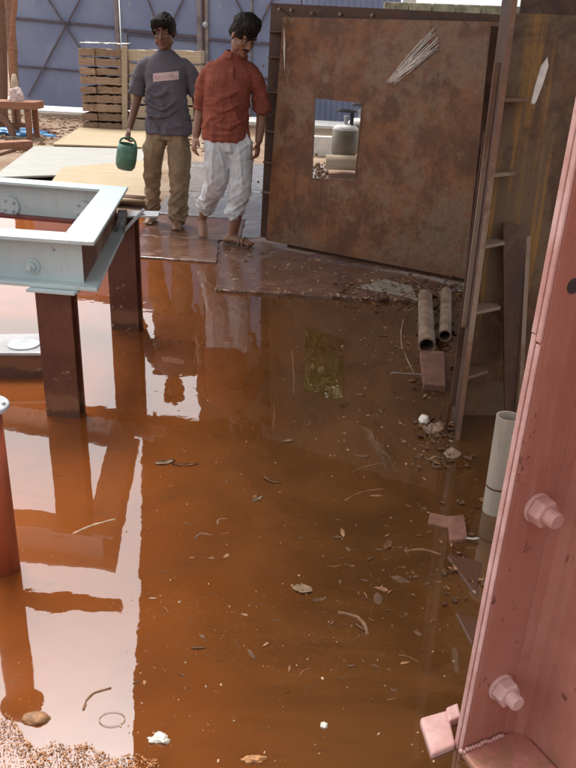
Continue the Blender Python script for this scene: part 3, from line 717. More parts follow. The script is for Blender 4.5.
# ------------------------------------------------------------------ big rusty panel with the cut-out
dl, dr = G(262, 240, 0.05), G(474, 281, 0.05)
dd = dr - dl; L = dd.length; dd.normalize(); dn = Vector((dd.y, -dd.x, 0))
def dP(s_, z, off=0.0): q = dl + dd * s_ + dn * off; return Vector((q.x, q.y, z))
def dS(u, v): q = PH(u, v, dl, dd); return (q - dl).dot(dd), q.z
door = thing('steel_shutter', 'large rusty steel panel with a rectangular hole cut through it', 'panel', (*(dl + dd * L / 2).xy, 0))
hp = [dS(315, 98), dS(362.5, 103), dS(355, 180), dS(312, 178)]
c0 = [dS(283, 17), dS(494, 22), (L + 0.02, 0.05), (dS(266, 236)[0], 0.055)]
c0[1] = (max(c0[1][0], L - 0.02), c0[1][1])
def skin(f, th):
    mb = MB(); V = {}
    for side, off in ((0, 0.0), (1, -th)):
        for k, (s_, z) in enumerate(c0 + hp): V[(side, k)] = mb.bm.verts.new(dP(s_, z, off))
    for k in range(4):
        j = (k + 1) % 4
        mb.bm.faces.new([V[(0, k)], V[(0, j)], V[(0, 4 + j)], V[(0, 4 + k)]]); mb.bm.faces.new([V[(1, k)], V[(1, 4 + k)], V[(1, 4 + j)], V[(1, j)]])
        mb.bm.faces.new([V[(0, k)], V[(1, k)], V[(1, j)], V[(0, j)]]); mb.bm.faces.new([V[(0, 4 + k)], V[(0, 4 + j)], V[(1, 4 + j)], V[(1, 4 + k)]])
    return mb
sk = skin(None, 0.010).build('face_plate', 'rust_door', door)
# bright burnt edge round the hole
for k in range(4):
    j = (k + 1) % 4; a, b = dP(*hp[k], 0.003), dP(*hp[j], 0.003)
    MB().bar(a, b, 0.004, 0.006, up=dn).build('cut_edge', 'rust_edge', sk)
# flange round the left and top, set back, with gussets
sl0, sl1 = dS(255, 238)[0], dS(283, 20)[0]
zt0, zt1 = dS(283, 17)[1], dS(270, 2)[1]
def strip(pts, off, th):
    mb = MB(); mb.prism([dP(s_, z, off) for s_, z in pts], dn * -th); return mb
strip([(dS(254, 240)[0], 0.05), (c0[3][0] + 0.02, 0.05), (c0[0][0] + 0.02, zt0), (dS(264, 3)[0], zt1)], -0.085, 0.012).build('side_flange', 'rust_dark', door, bevel=0.002)
strip([(dS(264, 3)[0], zt1), (c0[0][0] + 0.025, zt0 - 0.03), (c0[1][0], c0[1][1] - 0.03), (c0[1][0], dS(490, 14)[1])], -0.098, 0.012).build('top_flange', 'rust_dark', door, bevel=0.002)
for v in (31, 57, 93, 133, 165, 196):
    s_a, z = dS(285, v); s_b = dS(264 - (v - 3) * 0.043, v)[0]
    mb = MB(); mb.prism([dP(s_b, z, -0.083), dP(s_a + 0.015, z, -0.083), dP(s_a + 0.015, z, -0.012), dP(s_b + 0.04, z, -0.02)], (0, 0, -0.01)); mb.build('gusset', 'rust_strip', door, bevel=0.002)
for u, v in ((267.5, 7.5), (279, 9), (291, 10), (312, 13), (340, 14), (372, 15)):
    p = PH(u, v, dl - dn * 0.085, dd); MB().lathe([(0.012, 0), (0.012, 0.006)], p, 10, dn.to_track_quat('Z', 'Y').to_matrix()).build('rivet', 'rust_edge', door)
for u, v in ((263.5, 66), (261, 108), (259.5, 150), (258.5, 182)):
    p = PH(u, v, dl - dn * 0.085, dd); MB().lathe([(0.010, 0), (0.010, 0.006)], p, 10, dn.to_track_quat('Z', 'Y').to_matrix()).build('rivet', 'rust_edge', door)
a = dP(L * 0.45, 0.012, -0.1)
MB().bar(dP(0.2, 0.012, -0.12), dP(L - 0.1, 0.012, -0.12), 0.09, 0.09).build('bottom_beam', 'rust_dark', door)
# white scratch near the upper left
mb = MB(); mb.prism([dP(*dS(u, v), 0.0012) for u, v in ((284, 26), (285.3, 44), (284.6, 72), (283.4, 50))], dn * -0.001); mb.build('scratch', 'paint_white', sk)
mb = MB(); mb.prism([dP(*dS(u, v), 0.0012) for u, v in ((282, 226), (284, 214), (283.5, 207), (282, 216))], dn * -0.001); mb.build('scratch', 'rust_edge', sk)
# chalky white wires fanning across the upper right of the panel
wires = thing('wire_bundle', 'fan of thin whitish wires stuck on the rusty panel', 'wires', dP(*dS(412, 58), 0.01))
rg = random.Random(4); tips = [(423, 39), (429, 37), (435.5, 28), (437, 33), (439, 37), (440, 41), (440, 45), (439, 49), (434, 53), (427, 58), (419, 64), (433, 34), (436, 43), (438, 47), (431, 55), (423, 61), (426, 40), (434, 31), (439, 39), (430, 44), (425, 50)]
for i, (u, v) in enumerate(tips):
    u0, v0 = 387 + (i % 13) * 0.7, 82 + (i % 13) * 0.2 - (i % 3); a, b = dP(*dS(u0, v0), 0.004 + 0.002 * (i % 4)), dP(*dS(u, v), 0.010 + 0.004 * (i % 4))
    m_ = a.lerp(b, 0.5) + Vector((rg.uniform(-.01, .01), 0, rg.uniform(-.01, .02)))
    MB().tube([a, m_, b], [0.0028, 0.0035, 0.0022], 6).build('wire', 'chalk', wires, smooth=True)

# ------------------------------------------------------------------ second rusty panel on the right with edge flange and gussets
P0 = G(455, 440); P1 = G(452, 398)
P1 = Vector((P0.x + 0.068, 3.34, 0))
fd = (P1 - P0); fd.z = 0; fd.normalize(); fside = Vector((fd.y, -fd.x, 0))   # to the right of the flange
pan = thing('stiffened_panel', 'tall rusty panel with a flanged edge and short gussets by the red column', 'panel', (P0.x + 0.5, 3.25, 0))
ZT = 1.78
fl = MB(); fl.hexa([P0 + Vector((0, 0, -0.05)), P0 + fside * 0.018 + Vector((0, 0, -0.05)), P1 + fside * 0.018 + Vector((0, 0, -0.05)), P1 + Vector((0, 0, -0.05)),
                    P0 + Vector((0, 0, ZT)), P0 + fside * 0.018 + Vector((0, 0, ZT)), P1 + fside * 0.018 + Vector((0, 0, ZT)), P1 + Vector((0, 0, ZT))])
flo = fl.build('edge_flange', 'rust_dark', pan, bevel=0.003)
# bare worn front edge of the flange
ed = MB(); q0 = P0 - fd * 0.003
ed.hexa([q0 + Vector((0, 0, -0.04)), q0 + fside * 0.019 + Vector((0, 0, -0.04)), q0 + fside * 0.019 + fd * 0.0025 + Vector((0, 0, -0.04)), q0 + fd * 0.0025 + Vector((0, 0, -0.04)),
         q0 + Vector((0, 0, ZT)), q0 + fside * 0.019 + Vector((0, 0, ZT)), q0 + fside * 0.019 + fd * 0.0025 + Vector((0, 0, ZT)), q0 + fd * 0.0025 + Vector((0, 0, ZT))])
ed.build('worn_edge', 'rust_edge', flo)
ppl = P0 + fd * 0.26 + fside * 0.0185; pdir = Vector((1, 0.03, 0)).normalized(); pn = Vector((pdir.y, -pdir.x, 0))
def pS(u, v, off=0.0): return PH(u, v, ppl + pn * off, pdir)
zb0 = pS(485, 416).z
mb = MB(); A = [Vector((ppl.x + 0.001, ppl.y, zb0)), ppl + pdir * 1.6 + Vector((0, 0, zb0))]
zt_ = pS(540, 14).z
mb.prism([A[0], A[1], Vector((A[1].x, A[1].y, zt_)), Vector((A[0].x, A[0].y, zt_))], pn * -0.012)
web = mb.build('face_plate', 'rust_plate', pan)
for (u, v) in ((527, 97.5), (514, 170), (502, 239), (498, 303), (486, 366)):
    tip = pS(u, v, 0.02); z = tip.z; base = P0 + fside * 0.0195
    mb = MB(); b0_ = base + fd * 0.10; b1_ = base + fd * 0.245
    mb.prism([Vector((b0_.x, b0_.y, z)), Vector((tip.x, tip.y - 0.05, z)), Vector((tip.x, tip.y + 0.005, z)), Vector((b1_.x, b1_.y, z))], (0, 0, -0.014)); mb.build('gusset', 'rust_edge', pan, bevel=0.002)
mb = MB(); mb.prism([pS(u, v, 0.0015) for u, v in ((531, 103), (535, 86), (541, 66), (547.5, 57), (548.5, 66), (543, 84), (536.5, 101), (534, 104.5))], pn * -0.0012)
mb.build('paint_mark', 'paint_white', web)
# inner rib bars on the flange's left face
off = -0.012
for t, (za, zb_), m_ in ((0.55, (0.05, 1.2), 'rust_dark'), (0.30, (0.45, 1.45), 'rust_edge')):
    q = P0 + fd * (0.44 * t) + fside * off; MB().bar((q.x, q.y, za), (q.x, q.y, zb_), 0.02, 0.02, up=fd).build('rib', m_, pan, bevel=0.002)
# dark panel standing further back
bk = D(520, 12, 3.9)
mb = MB(); mb.prism([(bk.x, 3.9, -0.05), (bk.x + 1.8, 4.0, -0.05), (bk.x + 1.8, 4.0, 1.86), (bk.x, 3.9, 1.86)], (0, 0.015, 0))
tag(mb.build('backing_panel', 'rust_dark'), 'blackish steel panel rising just behind the stiffened rusty panel', 'panel')
# leaning dark plank and flat bar in front of it
q = [pS(502, 222, 0.03), pS(527, 226, 0.03), pS(515, 420, 0.12), pS(505, 420, 0.12)]
q[2].z = 0.0; q[3].z = 0.0
mb = MB(); mb.prism(q, (0, -0.012, 0)); tag(mb.build('leaning_plate', 'rust_dark', bevel=0.003), 'dark rusty strip plate leaning on the stiffened panel', 'plate')
a, b = pS(528.5, 236, 0.04), pS(521, 420, 0.16); b.z = -0.02
tag(MB().bar(a, b, 0.018, 0.008, up=(0, 1, 0)).build('leaning_bar', 'rust_edge', bevel=0.002), 'thin pale steel bar leaning right of the dark strip plate', 'bar')
# strip plate standing between the two panels
a, b = G(463, 330), D(492, 20, 4.1)
c2 = Vector((1.0, 4.15, 0))
a = D(466, 300, 4.4); b = D(490, 26, 4.4)
tag(MB().bar((a.x + 0.012, 4.4, 0.0), (b.x + 0.03, 4.4, b.z), 0.055, 0.012, up=(0, 1, 0)).build('upright_strip', 'rust_dark', bevel=0.002), 'narrow rusty strip standing between the two big panels', 'strip')

# cream open pipe behind the red column
cy = 2.36; c = D(507, 430, cy)
root = thing('open_pipe', 'grimy cream open pipe standing in the water beside the red column', 'pipe', (c.x, cy, 0))
zt_ = D(507, 416, cy).z; r0 = c.x - D(490, 460, cy).x
MB().lathe([(r0, -0.05), (r0, zt_), (r0 - 0.006, zt_), (r0 - 0.006, -0.04)], (c.x, cy, 0), 32, cap=False).build('wall', 'pvc', root, smooth=False)
MB().lathe([(r0 + 0.0015, 0.10), (r0 + 0.0015, 0.106)], (c.x, cy, 0), 32, cap=False).build('joint', 'rust_dark', root)

# ------------------------------------------------------------------ red primed column in the foreground
cb, ct = G(452, 742, 0.0), None
cb = G(453, 745); tp_ = D(576, 92, cb.y + 0.01)
lean = (tp_ - cb) / tp_.z; cb = cb + Vector((0.45, -0.89, 0)).normalized() * 0.029 + Vector((0.89, 0.45, 0)).normalized() * 0.005
cd = Vector((0.89, 0.45, 0)).normalized(); cn = Vector((0.45, -0.89, 0)).normalized()
def cP(s_, z, off=0.0): q = cb + lean * z + cd * s_ + cn * off; q.z = z; return q
colm = thing('steel_column', 'pinkish red primed steel column with bolts filling the right foreground', 'column', cb)
def slabc(s0, s1, z0, z1, o0, o1):
    mb = MB(); mb.hexa([cP(s0, z0, o0), cP(s1, z0, o0), cP(s1, z0, o1), cP(s0, z0, o1), cP(s0, z1, o0), cP(s1, z1, o0), cP(s1, z1, o1), cP(s0, z1, o1)]); return mb
ZC = 2.3
slabc(0, 0.36, -0.06, ZC, 0.0, -0.013).build('flange_plate', 'pink', colm, bevel=0.003)
slabc(0.004, 0.36, -0.06, ZC, -0.0155, -0.029).build('flange_plate', 'pink', colm, bevel=0.004)
for (o0, o1, z0, z1, ds) in ((-0.001, -0.0125, -0.05, 0.985, -0.0045), (-0.016, -0.0285, -0.05, 1.0, -0.0035), (-0.001, -0.0125, 0.99, ZC, -0.0065), (-0.016, -0.0285, 1.002, ZC, -0.005)):
    slabc(ds, -0.0005 + 0.003 * (o0 < -0.01), z0, z1, o0, o1).build('worn_edge', 'pink_edge', colm, bevel=0.002)
# web and fillet
mb = MB(); ws = 0.165; prof = [(ws - 0.05, 0.0005), (ws - 0.022, 0.006), (ws - 0.006, 0.022), (ws, 0.05), (ws, 0.46), (ws + 0.02, 0.46), (ws + 0.02, 0.0005)]
mb.rings([[cP(s_, -0.06, o_) for s_, o_ in prof], [cP(s_, ZC, o_) for s_, o_ in prof]]); mb.build('web', 'pink', colm, smooth=False)
pl = [G(u, v, 0.02) for u, v in ((446, 707), (458, 702), (461, 716), (449, 721))]; mb = MB(); mb.prism([(q.x, q.y, -0.03) for q in pl], (0, 0, 0.05)); mb.build('foot_plate', 'pink_edge', colm, bevel=0.005)
rgw = random.Random(2); mb = MB()
for i in range(15):
    mb.ell(cP(-0.012 + i * 0.0085, 0.016 + rgw.uniform(-.003, .003), 0.006), (0.0055, 0.005, rgw.uniform(0.004, 0.006)), seg=8, rin=6)
mb.build('weld_bead', 'pink_edge', colm, smooth=True)
def cS(u, v):
    d = ray(u, v); n = cn - Vector((0, 0, 1)) * lean.dot(cn); p = cb; t = (p - Vector((0, 0, H))).dot(n) / d.dot(n); q = Vector((0, 0, H)) + d * t
    return q
for u, v in ((536, 507), (500, 686)):
    bolt_head(colm, cS(u, v), cn, 0.031, 'pink_edge', shank=0.020, wash=1.08, sh=0.58)
p = cS(573, 286); mb = MB(); mb.lathe([(0.014, 0.0), (0.014, 0.002), (0.009, 0.0022)], p, 20, cn.to_track_quat('Z', 'Y').to_matrix()); mb.build('bolt_hole', 'dark_metal', colm)
# foot plates
pl = [G(u, v, 0.015) for u, v in ((420, 717), (448, 709), (456, 744), (432, 754))]
mb = MB(); mb.prism([(q.x, q.y, -0.03) for q in pl], (0, 0, 0.045)); mb.build('foot_plate', 'pink_edge', colm, bevel=0.007, seg=3)
q = [(-0.006, 0.002), (ws - 0.002, 0.002), (ws - 0.002, 0.42), (-0.02, 0.42)]; mb = MB(); mb.hexa([cP(a, -0.04, b) for a, b in q] + [cP(a, 0.012, b) for a, b in q]); mb.build('base_plate', 'pink', colm, bevel=0.006)

# ------------------------------------------------------------------ gas cylinders and clutter behind the hole
def gas(u, vb, vt, y, label, r=0.155):
    p = D(u, vb, y); z0 = p.z; root = thing('gas_cylinder', label, 'gas cylinder', (p.x, y, z0), 'gas cylinders behind the rusty panel')
    ztop = D(u, vt, y).z; hb = (ztop - z0) * 0.66
    MB().lathe([(r * 0.75, 0.0), (r * 0.95, 0.02), (r, 0.06), (r, hb * 0.86)], (p.x, y, z0), 28).build('body', 'cylinder', root, smooth=True)
    MB().lathe([(r, hb * 0.862), (r * 0.96, hb * 0.92), (r * 0.8, hb * 1.0), (r * 0.5, hb * 1.05), (0.03, hb * 1.07)], (p.x, y, z0), 28).build('shoulder', 'cyl_white', root, smooth=True)
    for a in (-0.5, 0.6):
        MB().box((p.x + math.cos(a) * r * 0.5, y + math.sin(a) * r * 0.5, z0 + (hb * 1.03 + ztop - z0) / 2), (0.035, 0.035, ztop - z0 - hb * 1.03 - 0.005)).build('strut', 'dark_metal', root)
    MB().lathe([(r * 0.62, -0.02), (r * 0.78, -0.02), (r * 0.78, 0.005), (r * 0.62, 0.005)], (p.x, y, ztop), 28, cap=False).build('collar', 'dark_metal', root)
    MB().lathe([(0.022, hb * 1.07), (0.022, hb * 1.25), (0.03, hb * 1.26), (0.03, hb * 1.33)], (p.x, y, z0), 14).build('valve', 'galv', root)
gas(344, 156, 110, 9.6, 'dull brown gas cylinder with white shoulder seen through the panel hole')
gas(358, 150, 104, 10.3, 'second gas cylinder partly hidden right behind the first one')
a, b = D(326, 162, 9.35), D(372, 164, 9.35)
tag(MB().tube([a, b], 0.085, 18).build('lying_pipe', 'plank_pale', smooth=True), 'cream pipe lying below the gas cylinders', 'pipe')
a, b = D(320, 176, 9.5), D(385, 178, 9.5)
tag(MB().box(((a.x + b.x) / 2 + 0.1, 9.85, 0.09), (b.x - a.x, 0.8, 0.18)).build('wooden_pallet', 'timber', bevel=0.012), 'low wooden platform carrying the gas cylinders', 'platform')
a = D(318, 140, 12.5); tag(MB().box((a.x, 12.6, 0.14), (0.9, 0.15, 0.34)).build('pale_board', 'white_cloth', bevel=0.01), 'pale board standing behind the scrap seen in the hole', 'board')
rg = random.Random(9); mb = MB(); c = D(320, 160, 9.6)
for i in range(60):
    mb.ell((c.x + rg.gauss(0, 0.05), 9.6 + rg.gauss(0, 0.06), max(0.03, 0.14 + rg.gauss(0, 0.09))), (rg.uniform(0.01, 0.03),) * 3, seg=6, rin=4)
tag(stuff(mb.build('scrap_pile', 'plank')), 'heap of small pale scrap left of the gas cylinders', 'scrap')

# ------------------------------------------------------------------ pipes and brick pieces by the panel foot
def lying_tube(u0, v0, u1, v1, r, mat, label):
    a, b = G(u0, v0, r * 0.9), G(u1, v1, r * 0.9); root = thing('pipe_offcut', label, 'pipe', (*a.lerp(b, 0.5).xy, 0))
    d = (b - a).normalized(); q = d.to_track_quat('Z', 'Y').to_matrix(); l = (b - a).length
    n = 20; prof = [(r, 0), (r, l), (r * 0.82, l), (r * 0.82, 0.01)]
    MB().lathe(prof, a, n, q, cap=False).build('wall', mat, root)
    return root
lying_tube(425, 296, 427, 346, 0.046, 'pipe_rust', 'pale rusty pipe offcut lying left of the shorter hollow one')
lying_tube(446, 292, 445, 336, 0.036, 'pipe_rust', 'hollow rusty pipe offcut with its dark open end towards the viewer')
def slabpx(px, z0, z1, mat, label, name, cat):
    mb = MB(); mb.prism([(*G(u, v, z1).xy, z0) for u, v in px], (0, 0, z1 - z0)); return tag(mb.build(name, mat, bevel=0.004), label, cat)
slabpx([(424, 384), (446, 386), (444, 351), (420, 350)], -0.02, 0.03, 'brick', 'flat red brown slab in front of the rusty pipe offcut', 'stone_slab', 'slab')
slabpx([(428, 523), (452, 528), (450, 516), (430, 512)], -0.01, 0.008, 'brick', 'dark flat wood scrap left of the small plank piece', 'wood_scrap', 'wood scrap')
slabpx([(450, 540), (468, 538), (464, 514), (447, 516)], -0.01, 0.014, 'brick', 'small brown plank piece floating beside the red column', 'wood_scrap', 'wood scrap')
slabpx([(447, 556), (476, 596), (482, 562), (450, 553)], -0.01, 0.006, 'leg_brown', 'half sunk thin sheet of scrap below the plank piece', 'scrap_sheet', 'scrap')
slabpx([(455, 612), (472, 645), (480, 620)], -0.01, 0.005, 'leg_brown', 'small half sunk triangular scrap beside the red column', 'scrap_sheet', 'scrap')
slabpx([(356, 287), (404, 296), (418, 300), (412, 286), (385, 279)], 0.019, 0.024, 'pvc', 'thin muddy grey metal sheet lying on the slab edge', 'scrap_sheet', 'scrap')
c = G(424, 421); lump('shell', (c.x, c.y, 0.005), (0.022, 0.028, 0.025), 'shell_white', 'white rounded shell at the foot of the stiffened panel', 'shell', 2, amp=0.2)
c = G(436, 431); lump('stone', (c.x, c.y, 0.0), (0.05, 0.035, 0.03), 'rust_strip', 'dark stone in the water right of the white shell', 'stone', 12, amp=0.5)
c = G(452, 455); lump('stone', (c.x, c.y, 0.0), (0.03, 0.03, 0.022), 'rust_strip', 'small dark stone below the foot of the flange', 'stone', 15, amp=0.5)

# ------------------------------------------------------------------ floating leaves, twigs, scum
def leafm(u, v, l, w_, a, mat, label, name='leaf', cat='leaf', z=0.0005, curl=0.25):
    c = G(u, v, z); mb = MB(); n = 9; rows = []
    for i in range(n + 1):
        t = i / n; x = (t - 0.5) * l; ww = w_ * math.sin(math.pi * (0.06 + 0.88 * t)) ** 0.8 * random.uniform(0.75, 1.1)
        bend = curl * l * (t - 0.5) ** 2
        row = []
        for s_ in (-1, 0, 1):
            q = Vector((x, s_ * ww / 2 + bend, 0.35 * abs(s_) * ww * 0.5 + 0.02 * l * math.sin(t * 9)))
            row.append(Matrix.Rotation(a, 3, 'Z') @ q + c)
        rows.append([mb.bm.verts.new(q) for q in row])
    for r0_, r1_ in zip(rows, rows[1:]):
        for i in range(2): mb.bm.faces.new((r0_[i], r0_[i + 1], r1_[i + 1], r1_[i]))
    bmesh.ops.solidify(mb.bm, geom=mb.bm.faces[:], thickness=0.0015)
    return tag(mb.build(name, mat, smooth=True), label, cat, 'leaves and twigs floating on the brown water')
def twig(p0, p1, r, label, mat='twig', z=0.003, bend=0.02):
    a, b = G(*p0, z), G(*p1, z); r *= 0.72; a.z = b.z = z if z > 0.02 else 0.0; n = 7; sd = Vector((-(b - a).y, (b - a).x, 0)).normalized()
    pts = [a.lerp(b, i / n) + sd * (bend * math.sin(math.pi * i / n) + random.uniform(-.002, .002)) for i in range(n + 1)]
    mb = MB(); mb.tube(pts, [r * random.uniform(0.7, 1.15) for _ in pts], 7, wob=0.1)
    return tag(mb.build('twig', mat, smooth=True), label, 'twig', 'leaves and twigs floating on the brown water')
twig((73, 533), (115, 519), 0.006, 'long pale twig floating below the frame legs', 'leaf_pale', bend=0.01)
twig((83, 709), (111, 687), 0.005, 'knobbly reddish twig floating on the white reflection', 'twig')
twig((345, 500), (385, 488), 0.004, 'thin dark twig in the middle of the pool, left of the plank pieces')
twig((195, 538), (212, 535), 0.005, 'short dark twig right of the sky reflection')
twig((218, 524), (228, 518), 0.005, 'tiny dark twig between two short ones left of the pool centre')
twig((405, 551), (441, 554), 0.006, 'dark stick afloat just left of the half sunk sheet')
twig((338, 612), (368, 634), 0.008, 'curved dark twig in the lower right of the pool', bend=0.03)
twig((352, 472), (392, 462), 0.003, 'hair thin twig above the thin dark twig')
twig((404, 318), (414, 372), 0.004, 'curved thin cane lying left of the rusty pipe offcut', 'leaf_pale', bend=-0.04)
twig((392, 372), (426, 374), 0.0035, 'straight thin stick at the left of the flat slab', 'grey_plate', bend=0.0)
twig((292, 350), (294, 402), 0.003, 'straight thin reed standing out near the green reflection', bend=0.004)
leafm(270, 481, 0.085, 0.022, -0.6, 'leaf_dry', 'curved brown leaf in the middle of the pool', curl=0.6)
leafm(258, 499, 0.055, 0.02, 0.9, 'leaf_pale', 'small pale leaf below the curved brown leaf')
leafm(165, 463, 0.08, 0.035, 0.4, 'leaf_pale', 'crumpled pale leaf near the top of the white stripe reflection')
leafm(185, 465, 0.10, 0.02, 0.1, 'leaf_dry', 'long dim leaf just right of the crumpled pale leaf')
leafm(288, 441, 0.045, 0.03, 0.5, 'leaf_pale', 'bright curled leaf below the green reflection')
leafm(302, 590, 0.06, 0.04, -0.2, 'leaf_pale', 'crumpled leaf cluster near the lower middle of the pool')
leafm(388, 545, 0.06, 0.025, 1.2, 'leaf_dry', 'brown leaf left of the dark stick')
leafm(456, 433, 0.05, 0.02, 0.3, 'leaf_pale', 'pale leaf stranded beside the flange foot')
leafm(428, 460, 0.05, 0.018, -0.8, 'leaf_pale', 'pale sliver of leaf below the white shell')
leafm(473, 539, 0.05, 0.016, 0.1, 'shell_white', 'whitish sliver on the small plank piece', z=0.016)
leafm(344, 405, 0.06, 0.016, 0.9, 'leaf_dry', 'slim brown leaf right below the green reflection')
leafm(360, 395, 0.05, 0.02, 0.0, 'leaf_pale', 'pale curled leaf right of the slim brown leaf')
leafm(380, 411, 0.05, 0.018, 1.8, 'leaf_pale', 'upright pale leaf scrap midway to the flange foot')
leafm(383, 336, 0.06, 0.022, 0.1, 'leaf_pale', 'pale leaf floating near the pipe offcuts')
leafm(398, 348, 0.07, 0.022, -0.9, 'leaf_pale', 'tilted pale leaf beside the curved cane')
leafm(255, 497, 0.03, 0.014, 1.3, 'leaf_dry', 'tiny dark leaf touching the small pale leaf')
leafm(361, 628, 0.05, 0.016, -0.7, 'leaf_dry', 'broad end leaf of the curved dark twig')
lump('husk', G(36, 719), (0.034, 0.020, 0.014), 'leaf_dry', 'half sunk brown husk on the white reflection at lower left', 'husk', 6, amp=0.15)
c = G(112, 719, 0.002)
mb = MB(); rs = [[c + Vector((math.cos(t) * (0.030 + dr_), math.sin(t) * (0.022 + dr_), dz)) for dr_, dz in ((0, 0), (0.001, 0.0004), (0, 0.0008), (-0.001, 0.0004))] for t in [2 * math.pi * k / 28 for k in range(29)]]
mb.rings(rs, cap=False); tag(mb.build('ring', 'leaf_pale', smooth=True), 'faint thin ring floating at the edge of the white reflection', 'ring')
lump('foam_clump', G(160, 740), (0.022, 0.012, 0.012), 'shell_white', 'whitish foam clump at the lower left beside the sky reflection', 'foam', 16, amp=0.7)
lump('foam_clump', G(324, 726), (0.009, 0.008, 0.007), 'shell_white', 'small whitish crumb near the bottom middle of the pool', 'foam', 17, amp=0.5)
lump('foam_clump', G(254, 760), (0.024, 0.010, 0.008), 'chip', 'orange foam clump at the bottom edge', 'foam', 18, amp=0.7)

def fragments(name, mat, label, n, seed):
    rg = random.Random(seed); mb = MB()
    for i in range(n):
        t = rg.random()
        if t < 0.45: u, v = rg.gauss(418, 42), rg.uniform(300, 600)
        elif t < 0.6: u, v = rg.uniform(330, 470), rg.uniform(540, 700)
        else: u, v = rg.uniform(135, 470), rg.uniform(330, 700)
        if u > 452 + (470 - v) * 0.05 or u < 132: continue
        p = G(u, v, 0.0); a = rg.uniform(0, 6.28); l = rg.uniform(0.006, 0.030) * (1 if rg.random() < 0.85 else 2.2)
        d = Vector((math.cos(a), math.sin(a), 0)); sd = Vector((-d.y, d.x, 0))
        if rg.random() < 0.55:
            b = rg.uniform(-.25, .25) * l; r = rg.uniform(0.0007, 0.0016)
            mb.tube([p - d * l / 2, p + sd * b + Vector((0, 0, 0.0005)), p + d * l / 2], [r, r, r * 0.6], 5)
        else:
            w_ = l * rg.uniform(0.2, 0.5); zz = [rg.uniform(-0.0015, 0.0025) for _ in range(6)]
            q = [p - d * l / 2, p - d * l * 0.1 + sd * w_ / 2, p + d * l * 0.3 + sd * w_ * 0.4, p + d * l / 2, p + d * l * 0.2 - sd * w_ / 2, p - d * l * 0.25 - sd * w_ * 0.4]
            mb.prism([k + Vector((0, 0, z_)) for k, z_ in zip(q, zz)], (0, 0, 0.0012))
    return tag(stuff(mb.build(name, mat, origin=(0, 0, 0))), label, 'leaf bits')
fragments('dark_fragments', 'leaf_wet', 'dark bits of leaf and twig drifting thickest by the right side', 330, 51)
fragments('pale_fragments', 'leaf_dry', 'paler brown bits of leaf and stalk drifting on the water', 90, 52)
rg = random.Random(33); mb = MB()
for i in range(190):
    u, v = rg.uniform(120, 480), rg.uniform(310, 765); p = G(u, v, 0.001)
    if u > 455 and v > 560: continue
    r_ = abs(rg.gauss(0, 0.0016)) + 0.0007
    mb.box(p, (r_ * rg.uniform(1, 2.6), r_ * rg.uniform(0.8, 1.6), 0.002), (rg.uniform(-.3, .3), rg.uniform(-.3, .3), rg.uniform(0, 3)))
for i in range(90):
    u, v = rg.uniform(330, 455), rg.uniform(305, 470); p = G(u, v, 0.001); r_ = rg.uniform(0.002, 0.008)
    mb.box(p, (r_ * rg.uniform(1, 2.6), r_ * rg.uniform(0.5, 1.2), 0.003), (rg.uniform(-.4, .4), rg.uniform(-.4, .4), rg.uniform(0, 3)))
tag(stuff(mb.build('floating_specks', 'speck', origin=(0, 0, 0))), 'tiny pale specks scattered over the brown water', 'specks')
mb = MB()
for i in range(2600):
    t = rg.random(); u = rg.uniform(-14, 160) if t < 0.82 else rg.uniform(100, 210)
    edge = 750 - 10 * mnoise.noise(Vector((u * 0.04, 0, 0))) + max(0, u - 60) * 0.18 - (24 * math.exp(-((u - 6) / 16) ** 2))
    v = edge + abs(rg.gauss(0, 26)) - 6 + (0 if t < 0.82 else 12); p = G(u, v, 0.0); p.z = 0.001 + rg.random() * 0.007
    r_ = rg.uniform(0.0006, 0.0027)
    mb.box(p, (r_ * rg.uniform(1, 2.4), r_, r_ * 0.7), (rg.uniform(-.6, .6), rg.uniform(-.6, .6), rg.uniform(0, 3)))
tag(stuff(mb.build('sawdust_scum', 'chip', origin=(0, 0, 0))), 'orange sawdust scum drifted along the bottom left of the water', 'sawdust')
mb = MB()
for i in range(150):
    u, v = rg.uniform(218, 455), rg.uniform(238, 300); p = G(u, v, 0.0)
    if (p - dl).dot(dn) < 0.0 or p.y < 4.95: continue
    p.z = 0.020; r_ = rg.uniform(0.006, 0.022)
    mb.box(p, (r_ * rg.uniform(1, 3), r_ * rg.uniform(0.4, 1), 0.005), (rg.uniform(-.4, .4), rg.uniform(-.4, .4), rg.uniform(0, 3)))
for i in range(26):
    p = e2a.lerp(e2b, rg.random()); p.z = 0.02; p.y += rg.uniform(-0.03, 0.03); r_ = rg.uniform(0.004, 0.012)
    mb.box(p, (r_ * rg.uniform(1, 5), r_, 0.008), (rg.uniform(-.6, .6), rg.uniform(-.6, .6), rg.uniform(0, 3)))
tag(stuff(mb.build('slab_litter', 'leaf_pale', origin=(0, 0, 0))), 'leaf litter and crumbs on the muddy slab before the panel', 'litter')
rg = random.Random(77)
